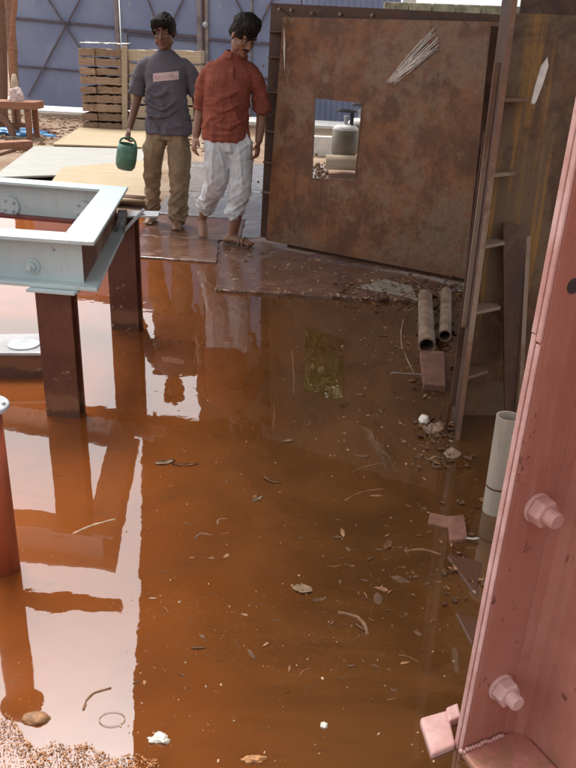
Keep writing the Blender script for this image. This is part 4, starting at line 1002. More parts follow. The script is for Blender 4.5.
for nm, mt, lb, n_, sc in (('wet_muck', 'leaf_wet', 'dark wet muck of leaves and scraps heaped along the panel foot', 330, 1.0), ('dry_scraps', 'leaf_dry', 'brown leaf and bark scraps on top of the dark muck', 110, 0.8)):
    mb = MB()
    for i in range(n_):
        t = rg.random()
        if t < 0.5: u, v, z = rg.uniform(335, 462), rg.gauss(292, 8), 0.017
        elif t < 0.7: u, v, z = rg.gauss(436, 14), rg.uniform(300, 400), 0.0
        elif t < 0.85: u, v, z = rg.gauss(440, 16), rg.uniform(415, 470), 0.0
        else: u, v, z = rg.gauss(462, 12), rg.uniform(500, 610), 0.0
        p = G(u, v, z)
        if (p - dl).dot(dn) < 0.01 or (u > 454 and v > 360 and v < 450): continue
        l = rg.uniform(0.012, 0.05) * sc * (0.6 if t > 0.85 else 1); a = rg.uniform(0, 6.28)
        rm = Euler((rg.uniform(-.35, .35), rg.uniform(-.35, .35), a)).to_matrix(); w_ = l * rg.uniform(0.25, 0.6)
        q = [rm @ Vector(k) for k in ((-l / 2, 0, 0), (-l * 0.1, w_ / 2, 0.003), (l * 0.25, w_ * 0.4, 0), (l / 2, 0, 0.004), (l * 0.2, -w_ / 2, 0), (-l * 0.25, -w_ * 0.4, 0.002))]
        mb.prism([p + Vector((0, 0, 0.004)) + k for k in q], (0, 0, 0.003))
    tag(stuff(mb.build(nm, mt, origin=(0, 0, 0))), lb, 'litter')
twig((437, 292), (462, 270), 0.007, 'thin brown stick propped on the litter beside the hollow pipe offcut', 'twig', z=0.06)
twig((396, 300), (438, 282), 0.006, 'bent brown stick lying across the muck at the panel foot', 'leaf_dry', z=0.04)
twig((405, 276), (440, 298), 0.005, 'dark stick crossing the bent brown one at the panel foot', 'twig', z=0.045)
# ------------------------------------------------------------------ people
def mat_skin(name, a, b):
    s = NT(name); n = s.noise(9, 6, 0.6); f = s.noise(60, 4, 0.6)
    return s.out(s.mix(s.ramp(n, 0.3, 0.7), a, b), 0.48, 0.4, f, 0.12, 0.002)
M['skin'] = mat_skin('brown_skin', (0.150, 0.070, 0.042), (0.200, 0.098, 0.060))
M['skin_light'] = mat_skin('warm_brown_skin', (0.22, 0.105, 0.065), (0.28, 0.140, 0.090))
M['hair'] = mat_plain('black_hair', (0.014, 0.010, 0.009), 0.65, 0.4, 60, 0.4, spec=0.2)
def cloth(name, col, var=0.18, rough=0.85, extra=None):
    s = NT(name); a = s.noise(7, 6, 0.6, dist=0.8); f = s.noise(140, 2, 0.5); w = s.noise(16, 5, 0.6, s.map((1, 1, 0.45)), 1.2)
    c = s.mix(s.ramp(a, 0.3, 0.7), tuple(x * (1 - var) for x in col), tuple(min(1, x * (1 + var)) for x in col))
    if extra: c = extra(s, c)
    return s.out(c, rough, 0.15, s.math('ADD', w, s.math('MULTIPLY', f, 0.1)), 0.55, 0.012)
def print_patch(s, c):
    # pale pink block printed across the chest, with faint unreadable lettering rows
    x, y, z = s.sep()[0:3]; nz = s.sep(s.map((1, 1, 1), rot=(0, 0.10, 0)))
    zx = s.math('SUBTRACT', z, s.math('MULTIPLY', x, 0.12))
    def band(v, a, b): return s.math('MULTIPLY', s.math('GREATER_THAN', v, a), s.math('LESS_THAN', v, b))
    m = s.math('MULTIPLY', s.math('MULTIPLY', band(x, -0.045, 0.165), band(zx, 1.200, 1.263)), s.math('LESS_THAN', y, -0.03))
    inner = s.math('MULTIPLY', band(x, -0.035, 0.155), band(zx, 1.212, 1.252))
    letters = s.ramp(s.noise(30, 2, 0.5, s.map((1.5, 1, 1.0))), 0.50, 0.56)
    col = s.mix(s.math('MULTIPLY', s.math('MULTIPLY', letters, inner), 0.55), (0.62, 0.46, 0.46), (0.42, 0.22, 0.24))
    return s.mix(m, c, col)
def check(s, c):
    x, y, z = s.sep()[0:3]
    st = s.ramp(s.math('SINE', s.math('MULTIPLY', z, 190.0)), 0.75, 1.0)
    return s.mix(s.math('MULTIPLY', st, 0.18), c, (0.16, 0.03, 0.018))
def mudhem(s, c):
    z = s.sep()[2]; m = s.noise(11, 8, 0.7)
    return s.mix(s.math('MULTIPLY', s.ramp(m, 0.42, 0.62), s.math('MULTIPLY', s.ramp(z, 0.75, 0.1), 0.75)), c, (0.13, 0.075, 0.045))
def stain(s, c):
    z = s.sep()[2]; n = s.noise(5, 8, 0.7); m = s.noise(14, 6, 0.7)
    c = s.mix(s.math('MULTIPLY', s.ramp(n, 0.48, 0.66), 0.35), c, (0.36, 0.34, 0.33))
    return s.mix(s.math('MULTIPLY', s.ramp(m, 0.50, 0.66), s.math('MULTIPLY', s.ramp(z, 0.85, 0.3), 0.5)), c, (0.30, 0.20, 0.14))
M['shirt_grey'] = cloth('grey_cotton', (0.125, 0.115, 0.135), 0.12, extra=print_patch)
M['trousers_khaki'] = cloth('muddy_khaki_cloth', (0.27, 0.195, 0.125), 0.22, extra=mudhem)
M['shirt_red'] = cloth('rust_red_cotton', (0.27, 0.080, 0.055), 0.22, extra=check)
M['jeans_pale'] = cloth('pale_washed_denim', (0.64, 0.66, 0.69), 0.12, extra=stain)
M['sandal'] = mat_plain('brown_sandal', (0.17, 0.10, 0.07), 0.6)
M['eye_white'] = mat_plain('eye_white', (0.36, 0.31, 0.28), 0.3, 0.05)
M['lip'] = mat_plain('brown_lip', (0.17, 0.065, 0.05), 0.45)
M['green_plastic'] = mat_plain('faded_green_plastic', (0.085, 0.20, 0.14), 0.4, 0.35, 12)

def rem(o, voxel, it=4, fold=None, fac=0.5, post=1):
    "weld overlapping volumes into one skin, then push the surface along its normal by fold(co, normal)"
    m = o.modifiers.new('remesh', 'REMESH'); m.mode = 'VOXEL'; m.voxel_size = voxel; m.use_smooth_shade = True
    s_ = o.modifiers.new('smooth', 'SMOOTH'); s_.iterations = it; s_.factor = fac
    bpy.context.view_layer.update()
    dg = bpy.context.evaluated_depsgraph_get(); me = bpy.data.meshes.new_from_object(o.evaluated_get(dg))
    o.modifiers.clear(); old = o.data; mt = old.materials[0]; o.data = me; bpy.data.meshes.remove(old)
    me.materials.clear(); me.materials.append(mt); me.name = o.name
    if fold:
        nr = [v.normal.copy() for v in me.vertices]
        for v, n in zip(me.vertices, nr): v.co = v.co + n * fold(v.co, n)
        if post:
            bm = bmesh.new(); bm.from_mesh(me)
            for _ in range(post): bmesh.ops.smooth_vert(bm, verts=bm.verts[:], factor=0.4, use_axis_x=True, use_axis_y=True, use_axis_z=True)
            bm.to_mesh(me); bm.free()
    for p in me.polygons: p.use_smooth = True
    return o
def ridge(q): return 1 - 2 * abs(mnoise.noise(q))
def crease(q, w_=5.0): return max(0.0, 1 - abs(mnoise.noise(q)) * w_)
def shirt_fold(seed, waist):
    def f(c, n):
        low = max(0.0, min(1.0, (1.28 - c.z) / 0.22)); x = c.x - waist
        a = crease(Vector((x * 6 + c.z * 5 + seed, c.y * 4, c.z * 6 - x * 4)), 4.5); b = crease(Vector((x * 5 - c.z * 7 + seed, c.y * 5 + seed, c.z * 8 + x * 7)), 5.5)
        soft = mnoise.noise(Vector((x * 5, c.y * 5, c.z * 3.5 + seed)))
        hang = crease(Vector((x * 10 + seed * 2, c.y * 10, c.z * 1.6)), 5.0) * max(0.0, min(1.0, (1.05 - c.z) / 0.2))
        sl = crease(Vector((c.z * 14 + x * 9, x * 5 + seed, c.y * 5)), 4.5) if abs(x) > 0.2 else 0
        return 0.010 * a * (0.25 + 0.75 * low) + 0.009 * b * low + 0.014 * soft * low + 0.010 * hang + 0.008 * sl
    return f
def leg_fold(seed):
    def f(c, n):
        drop = max(0.0, min(1.0, (0.60 - c.z) / 0.35)); hip = 1 - drop
        v = crease(Vector((c.x * 10 + seed, c.y * 10, c.z * 2.4 + c.x * 3)), 4.5)
        h = crease(Vector((c.x * 7 + c.z * 6, c.y * 7 + seed, c.z * 11 + 9 * c.x)), 4.0); k = crease(Vector((c.x * 8 - c.z * 7 + seed, c.y * 8, c.z * 10 - 8 * c.x)), 4.5)
        crotch = math.exp(-((c.z - 0.76) / 0.10) ** 2); d = crease(Vector((c.x * 5 + c.z * 7, c.y * 5, c.z * 6 - abs(c.x) * 10 + seed)), 4.5)
        soft = mnoise.noise(Vector((c.x * 7, c.y * 7, c.z * 5 + seed)))
        return 0.011 * v * (0.3 + 0.7 * hip) + 0.013 * (h + k) * (0.15 + 0.85 * drop) + 0.010 * d * (0.25 + crotch) + 0.014 * soft
    return f
def hair_fold(rmT, seed):
    def f(c, n):
        q = rmT @ c
        return 0.006 * ridge(Vector((q.x * 45 + seed, q.y * 14, q.z * 16))) + 0.008 * mnoise.noise(Vector((q.x * 28, q.y * 28 + seed, q.z * 28))) + 0.003 * ridge(Vector((q.x * 120, q.y * 30, q.z * 40 + seed))) + 0.007 * mnoise.noise(q * 16 + Vector((seed, 0, 0)))
    return f
V = Vector
def hand(mb, w, tip, pn, thumb, sc=1.0, curl=0.5, rad=0.0085):
    "palm from wrist w towards tip; pn palm side normal; thumb side vector"
    w, tip, pn, thumb = V(w), V(tip), V(pn).normalized(), V(thumb).normalized()
    d = (tip - w).normalized(); th = (thumb - d * thumb.dot(d)).normalized(); pn = d.cross(th) * (1 if d.cross(th).dot(pn) > 0 else -1)
    pl = 0.088 * sc
    mb.limb([w - d * 0.02, w + d * pl * 0.5, w + d * pl], [0.026 * sc, 0.036 * sc, 0.038 * sc], 12, 0.45, pn)
    for i, (f, l) in enumerate(((0.030, 0.070), (0.0102, 0.080), (-0.0102, 0.075), (-0.030, 0.058))):
        b = w + d * (pl * 0.96) + th * f * sc; l *= sc; c = curl * (1 + 0.12 * i)
        k1 = b + (d * math.cos(c * 0.5) + pn * math.sin(c * 0.5)) * l * 0.45
        k2 = k1 + (d * math.cos(c * 1.3) + pn * math.sin(c * 1.3)) * l * 0.32
        k3 = k2 + (d * math.cos(c * 2.0) + pn * math.sin(c * 2.0)) * l * 0.25
        mb.limb([b - d * 0.012, k1, k2, k3], [rad * sc, rad * 0.95 * sc, rad * 0.85 * sc, rad * 0.7 * sc], 8)
    b = w + d * 0.028 * sc + th * 0.026 * sc
    k1 = b + (th * 0.7 + d * 0.7 + pn * 0.15).normalized() * 0.040 * sc; k2 = k1 + (d * 0.9 + th * 0.25 + pn * 0.35).normalized() * 0.032 * sc
    mb.limb([b - th * 0.012, k1, k2], [0.013 * sc, 0.0105 * sc, 0.008 * sc], 8)
def foot(mb, ank, heel, toe, sc=1.0):
    ank, heel, toe = V(ank), V(heel), V(toe); d = (toe - heel).normalized(); sd = V((d.y, -d.x, 0))
    mb.limb([heel + V((0, 0, 0.028)), heel.lerp(toe, 0.35) + V((0, 0, 0.038)), heel.lerp(toe, 0.72) + V((0, 0, 0.026)), toe + V((0, 0, 0.016))], [0.033, 0.040, 0.043, 0.026], 12, 0.72, sd.cross(d))
    mb.limb([ank, heel.lerp(toe, 0.16) + V((0, 0, 0.045))], [0.036, 0.036], 12)
    mb.limb([ank + V((0, 0, -0.005)), heel.lerp(toe, 0.5) + V((0, 0, 0.035))], [0.034, 0.028], 12)
    for i in range(5):
        f = (i - 2) * 0.016; b = heel.lerp(toe, 0.86) + sd * f + V((0, 0, 0.016)); t = toe + sd * f * 1.15 + d * (0.018 - 0.005 * abs(i - 0.5)) + V((0, 0, 0.011))
        mb.limb([b, t], [0.010, 0.0085], 8)
def head(mb, c, rm, sc):
    def e(p, r, rot=None): mb.ell(c + rm @ (V(p) * sc), tuple(q * sc for q in r), (rm @ rot) if rot is not None else rm)
    e((0, 0.012, 0.030), (0.076, 0.094, 0.088))
    e((0, -0.018, -0.035), (0.063, 0.072, 0.070))
    e((0, -0.045, -0.075), (0.042, 0.042, 0.036))
    e((0, -0.072, -0.095), (0.022, 0.018, 0.018))
    for s_ in (-1, 1):
        e((s_ * 0.052, -0.015, -0.060), (0.018, 0.045, 0.035))
        e((s_ * 0.040, -0.058, -0.022), (0.022, 0.022, 0.018))        # cheekbone
        e((s_ * 0.030, -0.074, 0.030), (0.028, 0.014, 0.009))         # brow ridge
        e((s_ * 0.078, 0.012, -0.008), (0.008, 0.020, 0.031), Euler((0.15, 0, s_ * 0.35)).to_matrix())
        e((s_ * 0.010, -0.094, -0.030), (0.009, 0.010, 0.008))        # nostril wings
    mb.limb([c + rm @ (V((0, -0.078, 0.022)) * sc), c + rm @ (V((0, -0.094, -0.008)) * sc), c + rm @ (V((0, -0.104, -0.026)) * sc)], [0.009 * sc, 0.0105 * sc, 0.0125 * sc], 10)
    e((0, -0.082, -0.056), (0.023, 0.011, 0.0065)); e((0, -0.080, -0.069), (0.020, 0.011, 0.007))
def face(body, c, rm, sc, moustache=False):
    for s_ in (-1, 1):
        p = c + rm @ (V((s_ * 0.031, -0.0695, 0.008)) * sc)
        mb = MB(); mb.ell(body_w(body) + p, tuple(q * sc for q in (0.0118, 0.0115, 0.0060)), rm); ob = mb.build('eye', 'eye_white', body, smooth=True)
        p2 = c + rm @ (V((s_ * 0.031, -0.0800, 0.007)) * sc); mb = MB(); mb.ell(body_w(body) + p2, tuple(q * sc for q in (0.0058, 0.0028, 0.0052)), rm); mb.build('iris', 'hair', ob, smooth=True)
        mb = MB(); q = [body_w(body) + c + rm @ (V(v_) * sc) for v_ in ((s_ * 0.010, -0.087, 0.030), (s_ * 0.030, -0.088, 0.037), (s_ * 0.052, -0.072, 0.030))]
        mb.limb(q, [0.0045 * sc, 0.0055 * sc, 0.003 * sc], 8); mb.build('eyebrow', 'hair', body, smooth=True)
    mb = MB(); mb.ell(body_w(body) + c + rm @ (V((0, -0.0885, -0.0565)) * sc), tuple(q * sc for q in (0.022, 0.006, 0.0050)), rm)
    mb.ell(body_w(body) + c + rm @ (V((0, -0.0865, -0.0685)) * sc), tuple(q * sc for q in (0.019, 0.006, 0.0060)), rm); mb.build('lips', 'lip', body, smooth=True)
    if moustache:
        mb = MB(); q = [body_w(body) + c + rm @ (V(v_) * sc) for v_ in ((-0.028, -0.080, -0.052), (-0.010, -0.092, -0.044), (0.010, -0.092, -0.044), (0.028, -0.080, -0.052))]
        mb.limb(q, [0.004 * sc, 0.006 * sc, 0.006 * sc, 0.004 * sc], 8); mb.build('moustache', 'hair', body, smooth=True)
def body_w(b): return WORLD[b.name]
def hair(body, c, rm, sc, blobs, seed, disp=0.018):
    mb = MB()
    for p, r in blobs: mb.ell(body_w(body) + c + rm @ (V(p) * sc), tuple(q * sc for q in r), rm)
    rg = random.Random(seed)
    for i in range(0):      # tufts over the crown
        a = rg.uniform(0, 6.28); h = rg.uniform(0.0, 1.0); n = V((math.cos(a) * math.sqrt(1 - h * h), math.sin(a) * math.sqrt(1 - h * h), h))
        if n.y < -0.45 and n.z < 0.55: continue
        p = V((0, 0.016, 0.042)) + V((n.x * 0.082, n.y * 0.098, n.z * 0.094)); d = (n + V((rg.gauss(0, .5), -0.35 + rg.gauss(0, .4), rg.gauss(0, .4) - 0.1))).normalized()
        mb.limb([body_w(body) + c + rm @ (q * sc) for q in (p - n * 0.008, p + d * 0.014, p + d * 0.026 - n * 0.004)], [0.008 * sc, 0.006 * sc, 0.0025 * sc], 6)
    o = mb.build('hair', 'hair', body); return rem(o, 0.0045, 2, hair_fold(rm.transposed(), seed), post=0)

# ---- man in the grey T shirt
g1 = G(165, 226); g1.z = 0.015
def L1(mb, f): pass
def shift(mb, off):
    for v in mb.bm.verts: v.co += off
    return mb
def mk(fn, name, mat, parent=None, origin=None):
    mb = MB(); fn(mb)
    if parent is not None: shift(mb, WORLD[parent.name])
    else: shift(mb, origin)
    return mb.build(name, mat, parent, origin=origin)
hc1 = V((0.042, -0.035, 1.572)); hr1 = Euler((R(12), R(-3), R(-6))).to_matrix(); hs1 = 1.06
RA = [(-0.135, 0.005, 1.315), (-0.205, 0.035, 1.07), (-0.262, -0.055, 0.835)]
LA = [(0.225, 0.005, 1.315), (0.290, 0.05, 1.07), (0.300, -0.02, 0.83)]
RL = [(-0.040, 0.01, 0.84), (-0.098, 0.02, 0.47), (-0.118, 0.13, 0.085)]
LL = [(0.128, 0.0, 0.86), (0.140, -0.06, 0.46), (0.125, -0.06, 0.085)]
def body1(mb):
    head(mb, hc1, hr1, hs1)
    mb.limb([(0.045, 0.02, 1.36), (0.043, 0.005, 1.44), (0.042, -0.01, 1.52)], [0.066, 0.054, 0.056], 14)
    mb.loft([((0.045, 0.01, 0.84), 0.14, 0.09), ((0.045, 0.01, 0.95), 0.13, 0.085), ((0.045, 0.01, 1.10), 0.135, 0.09), ((0.045, 0.01, 1.25), 0.15, 0.095), ((0.045, 0.01, 1.33), 0.14, 0.075), ((0.045, 0.01, 1.39), 0.09, 0.065)])
    for a, s_ in ((RA, -1), (LA, 1)):
        mb.limb(a, [0.046, 0.040, 0.027], 12)
    hand(mb, RA[2], V((-0.305, -0.085, 0.71)), (0.4, 0.9, 0), (0.3, -1, 0), 0.98, 0.95)
    hand(mb, LA[2], V((0.295, -0.04, 0.70)), (-1, 0.2, 0), (0, -1, 0), 0.98, 0.4)
    for a in (RL, LL): mb.limb(a, [0.082, 0.055, 0.037], 12)
    foot(mb, RL[2], V((-0.118, 0.165, 0.0)), V((-0.150, -0.055, 0.0)))
    foot(mb, LL[2], V((0.120, -0.03, 0.0)), V((0.135, -0.245, 0.0)))
m1 = mk(body1, 'person', 'skin', origin=g1)
rem(m1, 0.0055, 2)
tag(m1, 'man in a grey T shirt and muddy khaki trousers holding a green jug', 'person', 'men walking through the yard')
def shirt1(mb):
    mb.loft([((0.050, 0.0, 0.78), 0.192, 0.130, -0.08), ((0.050, 0.0, 0.86), 0.184, 0.124, -0.05), ((0.05, 0.0, 0.98), 0.168, 0.112), ((0.047, 0.0, 1.12), 0.170, 0.115), ((0.046, 0.0, 1.25), 0.180, 0.118), ((0.045, 0.008, 1.315), 0.182, 0.104), ((0.045, 0.012, 1.365), 0.152, 0.088), ((0.045, 0.012, 1.42), 0.085, 0.074), ((0.045, 0.005, 1.44), 0.066, 0.066)], 28)
    mb.limb([(-0.100, 0.008, 1.325), (-0.158, 0.015, 1.27), (-0.192, 0.025, 1.19), (-0.215, 0.032, 1.09)], [0.063, 0.063, 0.062, 0.066], 18, blunt=True)
    mb.limb([(0.190, 0.008, 1.325), (0.245, 0.015, 1.27), (0.275, 0.028, 1.19), (0.293, 0.040, 1.09)], [0.063, 0.063, 0.062, 0.065], 18, blunt=True)
    # hem flap caught up at the front
    mb.limb([(-0.10, -0.112, 0.91), (-0.03, -0.128, 0.85), (-0.015, -0.122, 0.80)], [0.012, 0.017, 0.012], 10, 0.6)
    # draped folds
    for q in (((-0.12, -0.112, 1.05), (0.02, -0.128, 0.98), (0.14, -0.118, 1.06)), ((-0.12, -0.115, 0.97), (-0.01, -0.130, 0.92), (0.16, -0.115, 0.99)), ((-0.10, -0.115, 1.12), (0.0, -0.128, 1.09), (0.08, -0.12, 1.16)), ((0.0, -0.125, 0.90), (0.10, -0.128, 0.86), (0.2, -0.095, 0.80))):
        mb.limb(q, [0.006, 0.013, 0.006], 8)
o = mk(shirt1, 't_shirt', 'shirt_grey', m1); rem(o, 0.0070, 3, shirt_fold(1.7, 0.045))
def trousers(mb, hips, legs, rads, folds, rg):
    mb.loft(hips, 26)
    for a, r_ in zip(legs, rads):
        mb.limb(a, r_, 18)
    for a, r_ in ():        # bunched rings low on each leg
        p, q = V(a[-2]), V(a[-1])
        for k in range(folds):
            t = 0.25 + 0.75 * (k + rg.uniform(0, .6)) / folds; c = p.lerp(q, t); rr = r_[-2] + (r_[-1] - r_[-2]) * t
            tl = rg.uniform(-0.5, 0.5); n = 14
            pts = [c + V((math.cos(x) * rr * 0.97, math.sin(x) * rr * 0.97, math.sin(x + tl * 5) * 0.022)) for x in [2 * math.pi * i / n for i in range(n)]]
            mb.tube(pts + [pts[0], pts[1]], 0.010, 6)
rg1 = random.Random(5)
def tr1(mb):
    trousers(mb, [((0.045, 0.01, 0.74), 0.165, 0.112), ((0.045, 0.01, 0.83), 0.160, 0.100), ((0.045, 0.01, 0.90), 0.140, 0.088), ((0.045, 0.01, 0.93), 0.13, 0.080)],
             [[(-0.040, 0.01, 0.76), (-0.080, 0.0, 0.61), (-0.103, 0.02, 0.46), (-0.115, 0.08, 0.28), (-0.118, 0.115, 0.15)], [(0.130, 0.0, 0.76), (0.148, -0.03, 0.61), (0.148, -0.055, 0.45), (0.140, -0.055, 0.27), (0.130, -0.055, 0.075)]],
             [[0.092, 0.088, 0.073, 0.060, 0.055], [0.094, 0.092, 0.082, 0.074, 0.072]], 4, rg1)
o = mk(tr1, 'trousers', 'trousers_khaki', m1); rem(o, 0.0070, 3, leg_fold(2.2))
hair(m1, hc1, hr1, hs1, [((0, 0.022, 0.044), (0.087, 0.097, 0.086)), ((0, 0.055, 0.005), (0.079, 0.062, 0.078)), ((-0.022, -0.062, 0.080), (0.050, 0.032, 0.030)), ((0.016, -0.064, 0.076), (0.046, 0.030, 0.032)), ((-0.064, -0.020, 0.038), (0.024, 0.040, 0.050)), ((0.064, -0.020, 0.038), (0.024, 0.040, 0.050)), ((0.036, -0.052, 0.072), (0.032, 0.030, 0.034))], 1)
face(m1, hc1, hr1, hs1)

# ---- man in the rust red shirt
g2 = G(235, 248); g2.z = 0.0185
hc2 = V((0.060, -0.085, 1.545)); hr2 = (Euler((0, 0, R(38))).to_matrix() @ Euler((R(34), 0, 0)).to_matrix() @ Euler((0, R(4), 0)).to_matrix()); hs2 = 1.06
RA2 = [(-0.195, 0.01, 1.305), (-0.262, 0.045, 1.08), (-0.300, -0.01, 0.845)]
LA2 = [(0.125, 0.02, 1.305), (0.190, 0.06, 1.06), (0.178, -0.02, 0.82)]
RL2 = [(-0.125, 0.0, 0.86), (-0.150, 0.02, 0.50), (-0.285, 0.33, 0.20)]
LL2 = [(0.020, 0.0, 0.86), (0.040, -0.03, 0.46), (-0.020, 0.02, 0.085)]
def body2(mb):
    head(mb, hc2, hr2, hs2)
    mb.limb([(-0.02, 0.03, 1.35), (0.01, 0.0, 1.42), (0.045, -0.05, 1.50)], [0.070, 0.057, 0.058], 14)
    mb.loft([((-0.06, 0.01, 0.84), 0.14, 0.09), ((-0.065, 0.01, 0.95), 0.13, 0.09), ((-0.06, 0.01, 1.10), 0.135, 0.095), ((-0.045, 0.01, 1.25), 0.15, 0.095), ((-0.035, 0.015, 1.32), 0.14, 0.075), ((-0.03, 0.02, 1.38), 0.09, 0.065)])
    for a in (RA2, LA2): mb.limb(a, [0.048, 0.043, 0.029], 12)
    hand(mb, RA2[2], V((-0.325, -0.05, 0.71)), (0.6, 0.6, 0), (0.5, -1, 0), 1.0, 0.55)
    hand(mb, LA2[2], V((0.165, -0.06, 0.69)), (-1, 0.2, 0), (-0.2, -1, 0), 1.0, 0.5)
    for a in (RL2, LL2): mb.limb(a, [0.085, 0.058, 0.038], 12)
    foot(mb, RL2[2] if False else V((-0.300, 0.37, 0.14)), V((-0.312, 0.43, 0.085)), V((-0.285, 0.25, 0.004)))
    mb.limb([RL2[2], (-0.300, 0.37, 0.14)], [0.038, 0.036], 12)
    foot(mb, LL2[2], V((-0.075, 0.03, 0.016)), V((0.125, -0.05, 0.016)))
m2 = mk(body2, 'person', 'skin_light', origin=g2)
rem(m2, 0.0055, 2)
tag(m2, 'man in a rust red shirt and rolled pale jeans looking down as he steps forward', 'person', 'men walking through the yard')
def shirt2(mb):
    mb.loft([((-0.078, 0.0, 0.825), 0.172, 0.118, 0.1), ((-0.078, 0.0, 0.90), 0.174, 0.122, 0.1), ((-0.072, 0.0, 1.0), 0.172, 0.126, 0.1), ((-0.064, 0.0, 1.13), 0.170, 0.124, 0.1), ((-0.052, 0.0, 1.24), 0.178, 0.120, 0.1), ((-0.042, 0.008, 1.305), 0.178, 0.106, 0.1), ((-0.034, 0.012, 1.355), 0.150, 0.090, 0.1), ((-0.022, 0.01, 1.415), 0.085, 0.075, 0.1), ((-0.012, 0.0, 1.435), 0.070, 0.068)], 28)
    mb.limb([(-0.170, 0.01, 1.315), (-0.222, 0.022, 1.25), (-0.248, 0.036, 1.16), (-0.264, 0.045, 1.05)], [0.062, 0.061, 0.059, 0.058], 18, blunt=True)
    mb.limb([(0.095, 0.012, 1.315), (0.148, 0.024, 1.25), (0.174, 0.042, 1.16), (0.190, 0.057, 1.05)], [0.062, 0.060, 0.058, 0.057], 18, blunt=True)
    for c in ((-0.264, 0.045, 1.045), (0.188, 0.057, 1.045)):       # rolled cuffs
        n = 16; pts = [V(c) + V((math.cos(x) * 0.056, math.sin(x) * 0.056, math.sin(x) * 0.008)) for x in [2 * math.pi * i / n for i in range(n)]]
        mb.tube(pts + [pts[0], pts[1]], 0.011, 8)
    for q in (((-0.20, -0.10, 1.20), (-0.10, -0.130, 1.13), (0.02, -0.125, 1.17)), ((-0.21, -0.09, 1.08), (-0.10, -0.135, 1.03), (0.05, -0.12, 1.09)), ((-0.18, -0.11, 0.95), (-0.06, -0.138, 0.92), (0.06, -0.11, 0.97)), ):
        mb.limb(q, [0.005, 0.010, 0.005], 8)
    mb.tube([(-0.015, -0.100, 1.34), (-0.02, -0.114, 1.24), (-0.03, -0.118, 1.10), (-0.035, -0.119, 0.96), (-0.04, -0.113, 0.85)], [0.013] * 5, 8, True, 0.5)
o = mk(shirt2, 'shirt', 'shirt_red', m2); rem(o, 0.0070, 3, shirt_fold(5.3, -0.05))
def collar2(mb):
    n = 22; rs = []
    for i in range(n + 1):
        t = -2.0 + 5.6 * i / n - 0.35; c = V((-0.006, -0.004, 1.43)); u_ = V((math.sin(t), -math.cos(t), 0)) if False else V((math.cos(t + 1.2), math.sin(t + 1.2), 0))
        op = 0.02 * (abs(i - n / 2) / (n / 2)) ** 3
        rs.append([c + u_ * 0.066 + V((0, 0, 0.022 - op)), c + u_ * 0.073 + V((0, 0, 0.024 - op)), c + u_ * 0.098 + V((0, 0, -0.022 - op)), c + u_ * 0.090 + V((0, 0, -0.024 - op))])
    mb.rings(rs)
mk(collar2, 'collar', 'shirt_red', m2)
def tr2(mb):
    trousers(mb, [((-0.06, 0.01, 0.74), 0.162, 0.115), ((-0.06, 0.01, 0.83), 0.168, 0.118), ((-0.06, 0.01, 0.92), 0.150, 0.105), ((-0.06, 0.01, 0.95), 0.135, 0.095)],
             [[(-0.135, 0.0, 0.80), (-0.145, -0.02, 0.64), (-0.155, 0.015, 0.50), (-0.215, 0.16, 0.36), (-0.270, 0.29, 0.25)], [(0.030, 0.0, 0.80), (0.040, -0.02, 0.62), (0.042, -0.03, 0.46), (0.015, -0.015, 0.32), (-0.002, -0.005, 0.27)]],
             [[0.104, 0.100, 0.084, 0.068, 0.062], [0.098, 0.090, 0.078, 0.066, 0.064]], 3, rg1)
    for c, r_ in (((0.0, -0.005, 0.265), 0.062), ((-0.272, 0.292, 0.25), 0.060)):
        n = 16; pts = [V(c) + V((math.cos(x) * r_, math.sin(x) * r_, math.sin(x * 2) * 0.006)) for x in [2 * math.pi * i / n for i in range(n)]]
        mb.tube(pts + [pts[0], pts[1]], 0.012, 8)
o = mk(tr2, 'jeans', 'jeans_pale', m2); rem(o, 0.0070, 3, leg_fold(7.7))
hair(m2, hc2, hr2, hs2, [((0, 0.018, 0.052), (0.084, 0.098, 0.090)), ((0, 0.055, 0.01), (0.076, 0.058, 0.075)), ((0, -0.035, 0.098), (0.066, 0.055, 0.045)), ((0, -0.01, 0.125), (0.06, 0.07, 0.03))], 2)
face(m2, hc2, hr2, hs2, True)
for heel, toe in ((V((-0.088, 0.035, 0.0)), V((0.140, -0.056, 0.0))),):
    d = (toe - heel).normalized(); sd = V((-d.y, d.x, 0))
    def so(mb):
        pr = [(0, -0.030), (0.04, -0.040), (0.12, -0.040), (0.19, -0.050), (0.235, -0.036), (0.252, 0), (0.235, 0.036), (0.19, 0.048), (0.12, 0.038), (0.04, 0.036), (0, 0.028)]
        mb.prism([heel + d * (a - 0.004) + sd * b + V((0, 0, 0.001)) for a, b in pr], (0, 0, 0.017))
    sn = mk(so, 'sandal', 'sandal', m2)
    def st(mb):
        for dx in (0.145, 0.18):
            mb.tube([heel + d * dx + sd * (0.050 * math.cos(t)) + V((0, 0, 0.012 + 0.060 * math.sin(t))) for t in [math.pi * k / 10 for k in range(11)]], 0.009, 8)
    mb = MB(); st(mb); shift(mb, WORLD[sn.name]); mb.build('strap', 'sandal', sn, smooth=True)

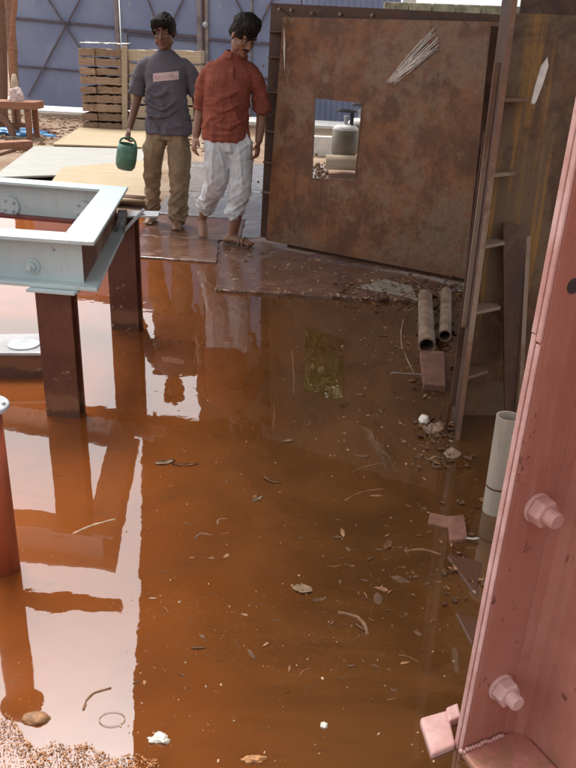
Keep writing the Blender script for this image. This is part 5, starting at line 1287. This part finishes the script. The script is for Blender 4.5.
# ---- green jug hanging from the first man's hand
jc = g1 + V((-0.318, -0.085, 0.480)); jr = Euler((0.12, 0.16, 0.3)).to_matrix()
jug = thing('plastic_jug', 'cut open green plastic jug hanging from the grey shirted man\'s hand', 'jug', jc)
mb = MB(); mb.lathe([(0.030, 0.0), (0.065, 0.004), (0.082, 0.03), (0.088, 0.09), (0.086, 0.17), (0.078, 0.215), (0.073, 0.215), (0.080, 0.17), (0.082, 0.09), (0.074, 0.03), (0.02, 0.012)], jc, 28, jr); mb.build('body', 'green_plastic', jug, smooth=True)
mb = MB(); mb.limb([jc + jr @ V(q) for q in ((-0.07, 0, 0.20), (-0.060, 0, 0.25), (0.0, 0, 0.272), (0.050, 0, 0.25), (0.072, 0, 0.20))], [0.009] * 5, 10); mb.build('handle', 'green_plastic', jug, smooth=True)
# ------------------------------------------------------------------ light
wd = bpy.data.worlds.new('World'); S.world = wd; wd.use_nodes = True
nt = wd.node_tree; bg = nt.nodes['Background']
sky = nt.nodes.new('ShaderNodeTexSky'); sky.sky_type = 'NISHITA'; sky.sun_disc = False
AZ, EL = R(-25), R(63)
sky.sun_elevation = EL; sky.sun_rotation = AZ; sky.dust_density = 4.0; sky.air_density = 1.0; sky.ozone_density = 1.0
hs = nt.nodes.new('ShaderNodeHueSaturation'); hs.inputs['Saturation'].default_value = 0.06
nt.links.new(sky.outputs[0], hs.inputs['Color']); nt.links.new(hs.outputs[0], bg.inputs['Color'])
bg.inputs['Strength'].default_value = 0.13
sun_d = bpy.data.lights.new('sun', 'SUN'); sun = bpy.data.objects.new('sun', sun_d); COL.objects.link(sun)
sun_d.energy = 1.3; sun_d.angle = R(24); sun_d.color = (1.0, 0.95, 0.88)
sdir = Vector((math.sin(AZ) * math.cos(EL), math.cos(AZ) * math.cos(EL), math.sin(EL)))
sun.rotation_euler = sdir.to_track_quat('Z', 'Y').to_euler(); sun.location = (-6, 12, 14)
S.render.engine = 'CYCLES'
S.view_settings.view_transform = 'Standard'; S.view_settings.look = 'None'
S.view_settings.exposure = 1.3; S.view_settings.gamma = 1.0; S.view_settings.use_curve_mapping = False
